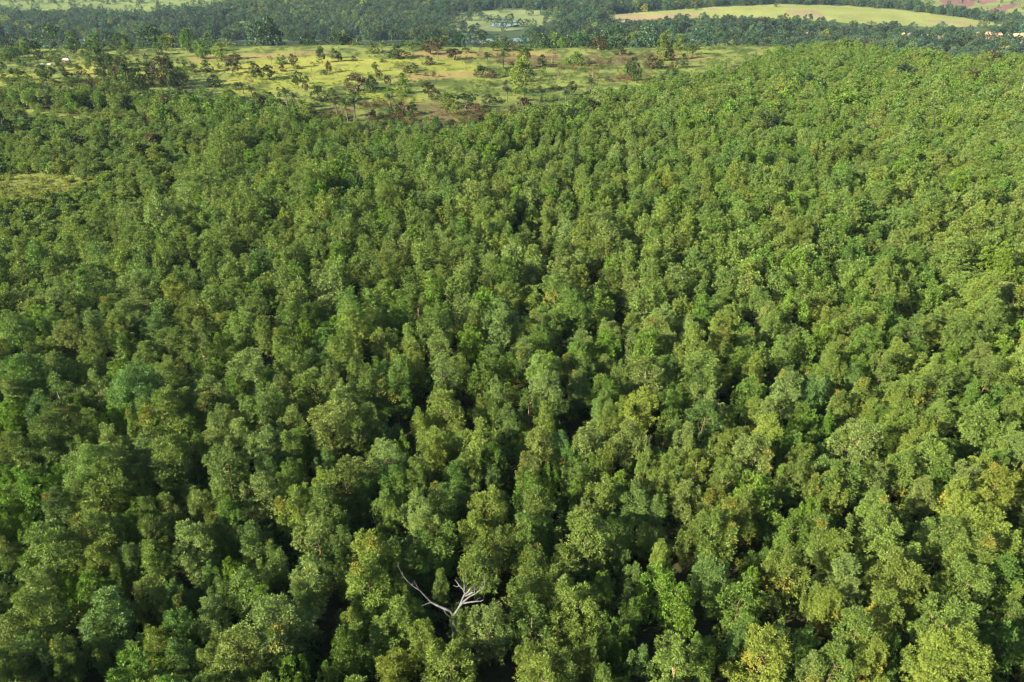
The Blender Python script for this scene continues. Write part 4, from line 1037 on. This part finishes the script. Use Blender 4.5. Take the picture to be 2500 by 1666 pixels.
# ------------------------------------------------------------------ village huts and sheds
def hut_parts(w, d, h, roofh, roofmat, wallmat):
    a, b = w / 2, d / 2
    V = [(-a, -b, -.6), (a, -b, -.6), (a, b, -.6), (-a, b, -.6), (-a, -b, h), (a, -b, h), (a, b, h), (-a, b, h)]
    wall = mesh_from('wall', V, [(0, 1, 5, 4), (1, 2, 6, 5), (2, 3, 7, 6), (3, 0, 4, 7)], [wallmat])
    o = .5; e = .12; l = a * .55
    R_ = [(-a - o, -b - o, h - .25), (a + o, -b - o, h - .25), (a + o, b + o, h - .25), (-a - o, b + o, h - .25), (-l, 0, h + roofh), (l, 0, h + roofh)]
    V = R_ + [(x, y, z - e) for x, y, z in R_[:4]]
    F = [(0, 1, 5, 4), (2, 3, 4, 5), (1, 2, 5, 5), (3, 0, 4, 4), (6, 9, 8, 7), (0, 6, 7, 1), (1, 7, 8, 2), (2, 8, 9, 3), (3, 9, 6, 0)]
    me = bpy.data.meshes.new('roof'); me.from_pydata(V, [], [tuple(dict.fromkeys(f)) for f in F]); me.materials.append(roofmat)
    dm = mesh_from('door', [(-.45, -b - .03, 0), (.45, -b - .03, 0), (.45, -b - .03, 1.9), (-.45, -b - .03, 1.9)], [(0, 1, 2, 3)], [M_DARK])
    return wall, me, dm
HUT = [hut_parts(9, 6, 2.6, 3.0, M_THATCH, M_MUD), hut_parts(7, 6, 2.5, 3.2, M_THATCH2, M_MUD), hut_parts(10, 6, 2.8, 1.8, M_TIN, M_MUD), hut_parts(6, 5.5, 2.4, 3.0, M_THATCH, M_MUD)]
HL = ['thatched mud hut with an orange-tan roof in the village beyond the trees', 'mud hut with a grey-brown thatched roof in the village beyond the trees', 'village house with a pale metal roof beyond the trees', 'small mud hut with an orange thatched roof in the village']
HPOS = """1965,86,0 2005,93,1 2172,82,0 2205,92,1 2212,96,1 2222,90,2 2255,92,2 2268,99,0 2285,99,1 2306,98,0 2325,88,2 2330,98,1 2345,92,3 2362,103,1 2378,106,2 2386,90,3 2392,104,1 2398,109,2 2410,90,0 2418,102,1 2428,89,0 2437,90,3 2420,112,2 2436,113,2 2448,108,1 2455,115,0 2462,94,3 2470,107,1 2478,94,0 2485,110,2 2494,92,3 2500,104,1 2510,96,0 2365,112,1 2380,114,1 2400,100,3 2350,108,0"""
rh = RS(91)
def hut(px, py, k, label, group, rz=None, s=1.0):
    g = at_ground(px, py); o = thing('hut', label, 'hut', (g[0], g[1], g[2]), rh.uniform(-.5, .5) if rz is None else rz, group, (s, s, s))
    for n, m in zip(('wall', 'roof', 'door'), HUT[k]): link(n, m, o)
for q in HPOS.split():
    a, b, k = q.split(','); hut(float(a), float(b), int(k), HL[int(k)], 'huts of the village beyond the plateau', s=1.15)
hut(162, 151, 2, 'long white-roofed shed on the left valley side', None, .1, .38); hut(103, 161, 2, 'white-roofed shed left of the longer shed', None, .2, .26); hut(122, 160, 2, 'smallest white shed between the other two', None, -.2, .22)
hut(660, 93, 2, 'lone pale-roofed house among the valley trees', None, .1, .7)

# ------------------------------------------------------------------ haze
V = np.array([(x, y, z) for z in (-75.0, 92.0) for x, y in ((-9500, -9500), (9500, -9500), (9500, 9500), (-9500, 9500))])
F = np.array([(0, 3, 2, 1), (4, 5, 6, 7), (0, 1, 5, 4), (1, 2, 6, 5), (2, 3, 7, 6), (3, 0, 4, 7)])
m, t, out = new_mat('haze'); pv = N(t, 'ShaderNodeVolumePrincipled'); pv.inputs['Color'].default_value = (.5, .72, 1.0, 1); pv.inputs['Density'].default_value = 0.00004; pv.inputs['Anisotropy'].default_value = .1
t.links.new(pv.outputs[0], out.inputs['Volume'])
hz = link('haze', mesh_from('haze', V, F, [m])); hz['kind'] = 'stuff'; hz['label'] = 'thin pale haze hanging over the far valley'; hz['category'] = 'haze'
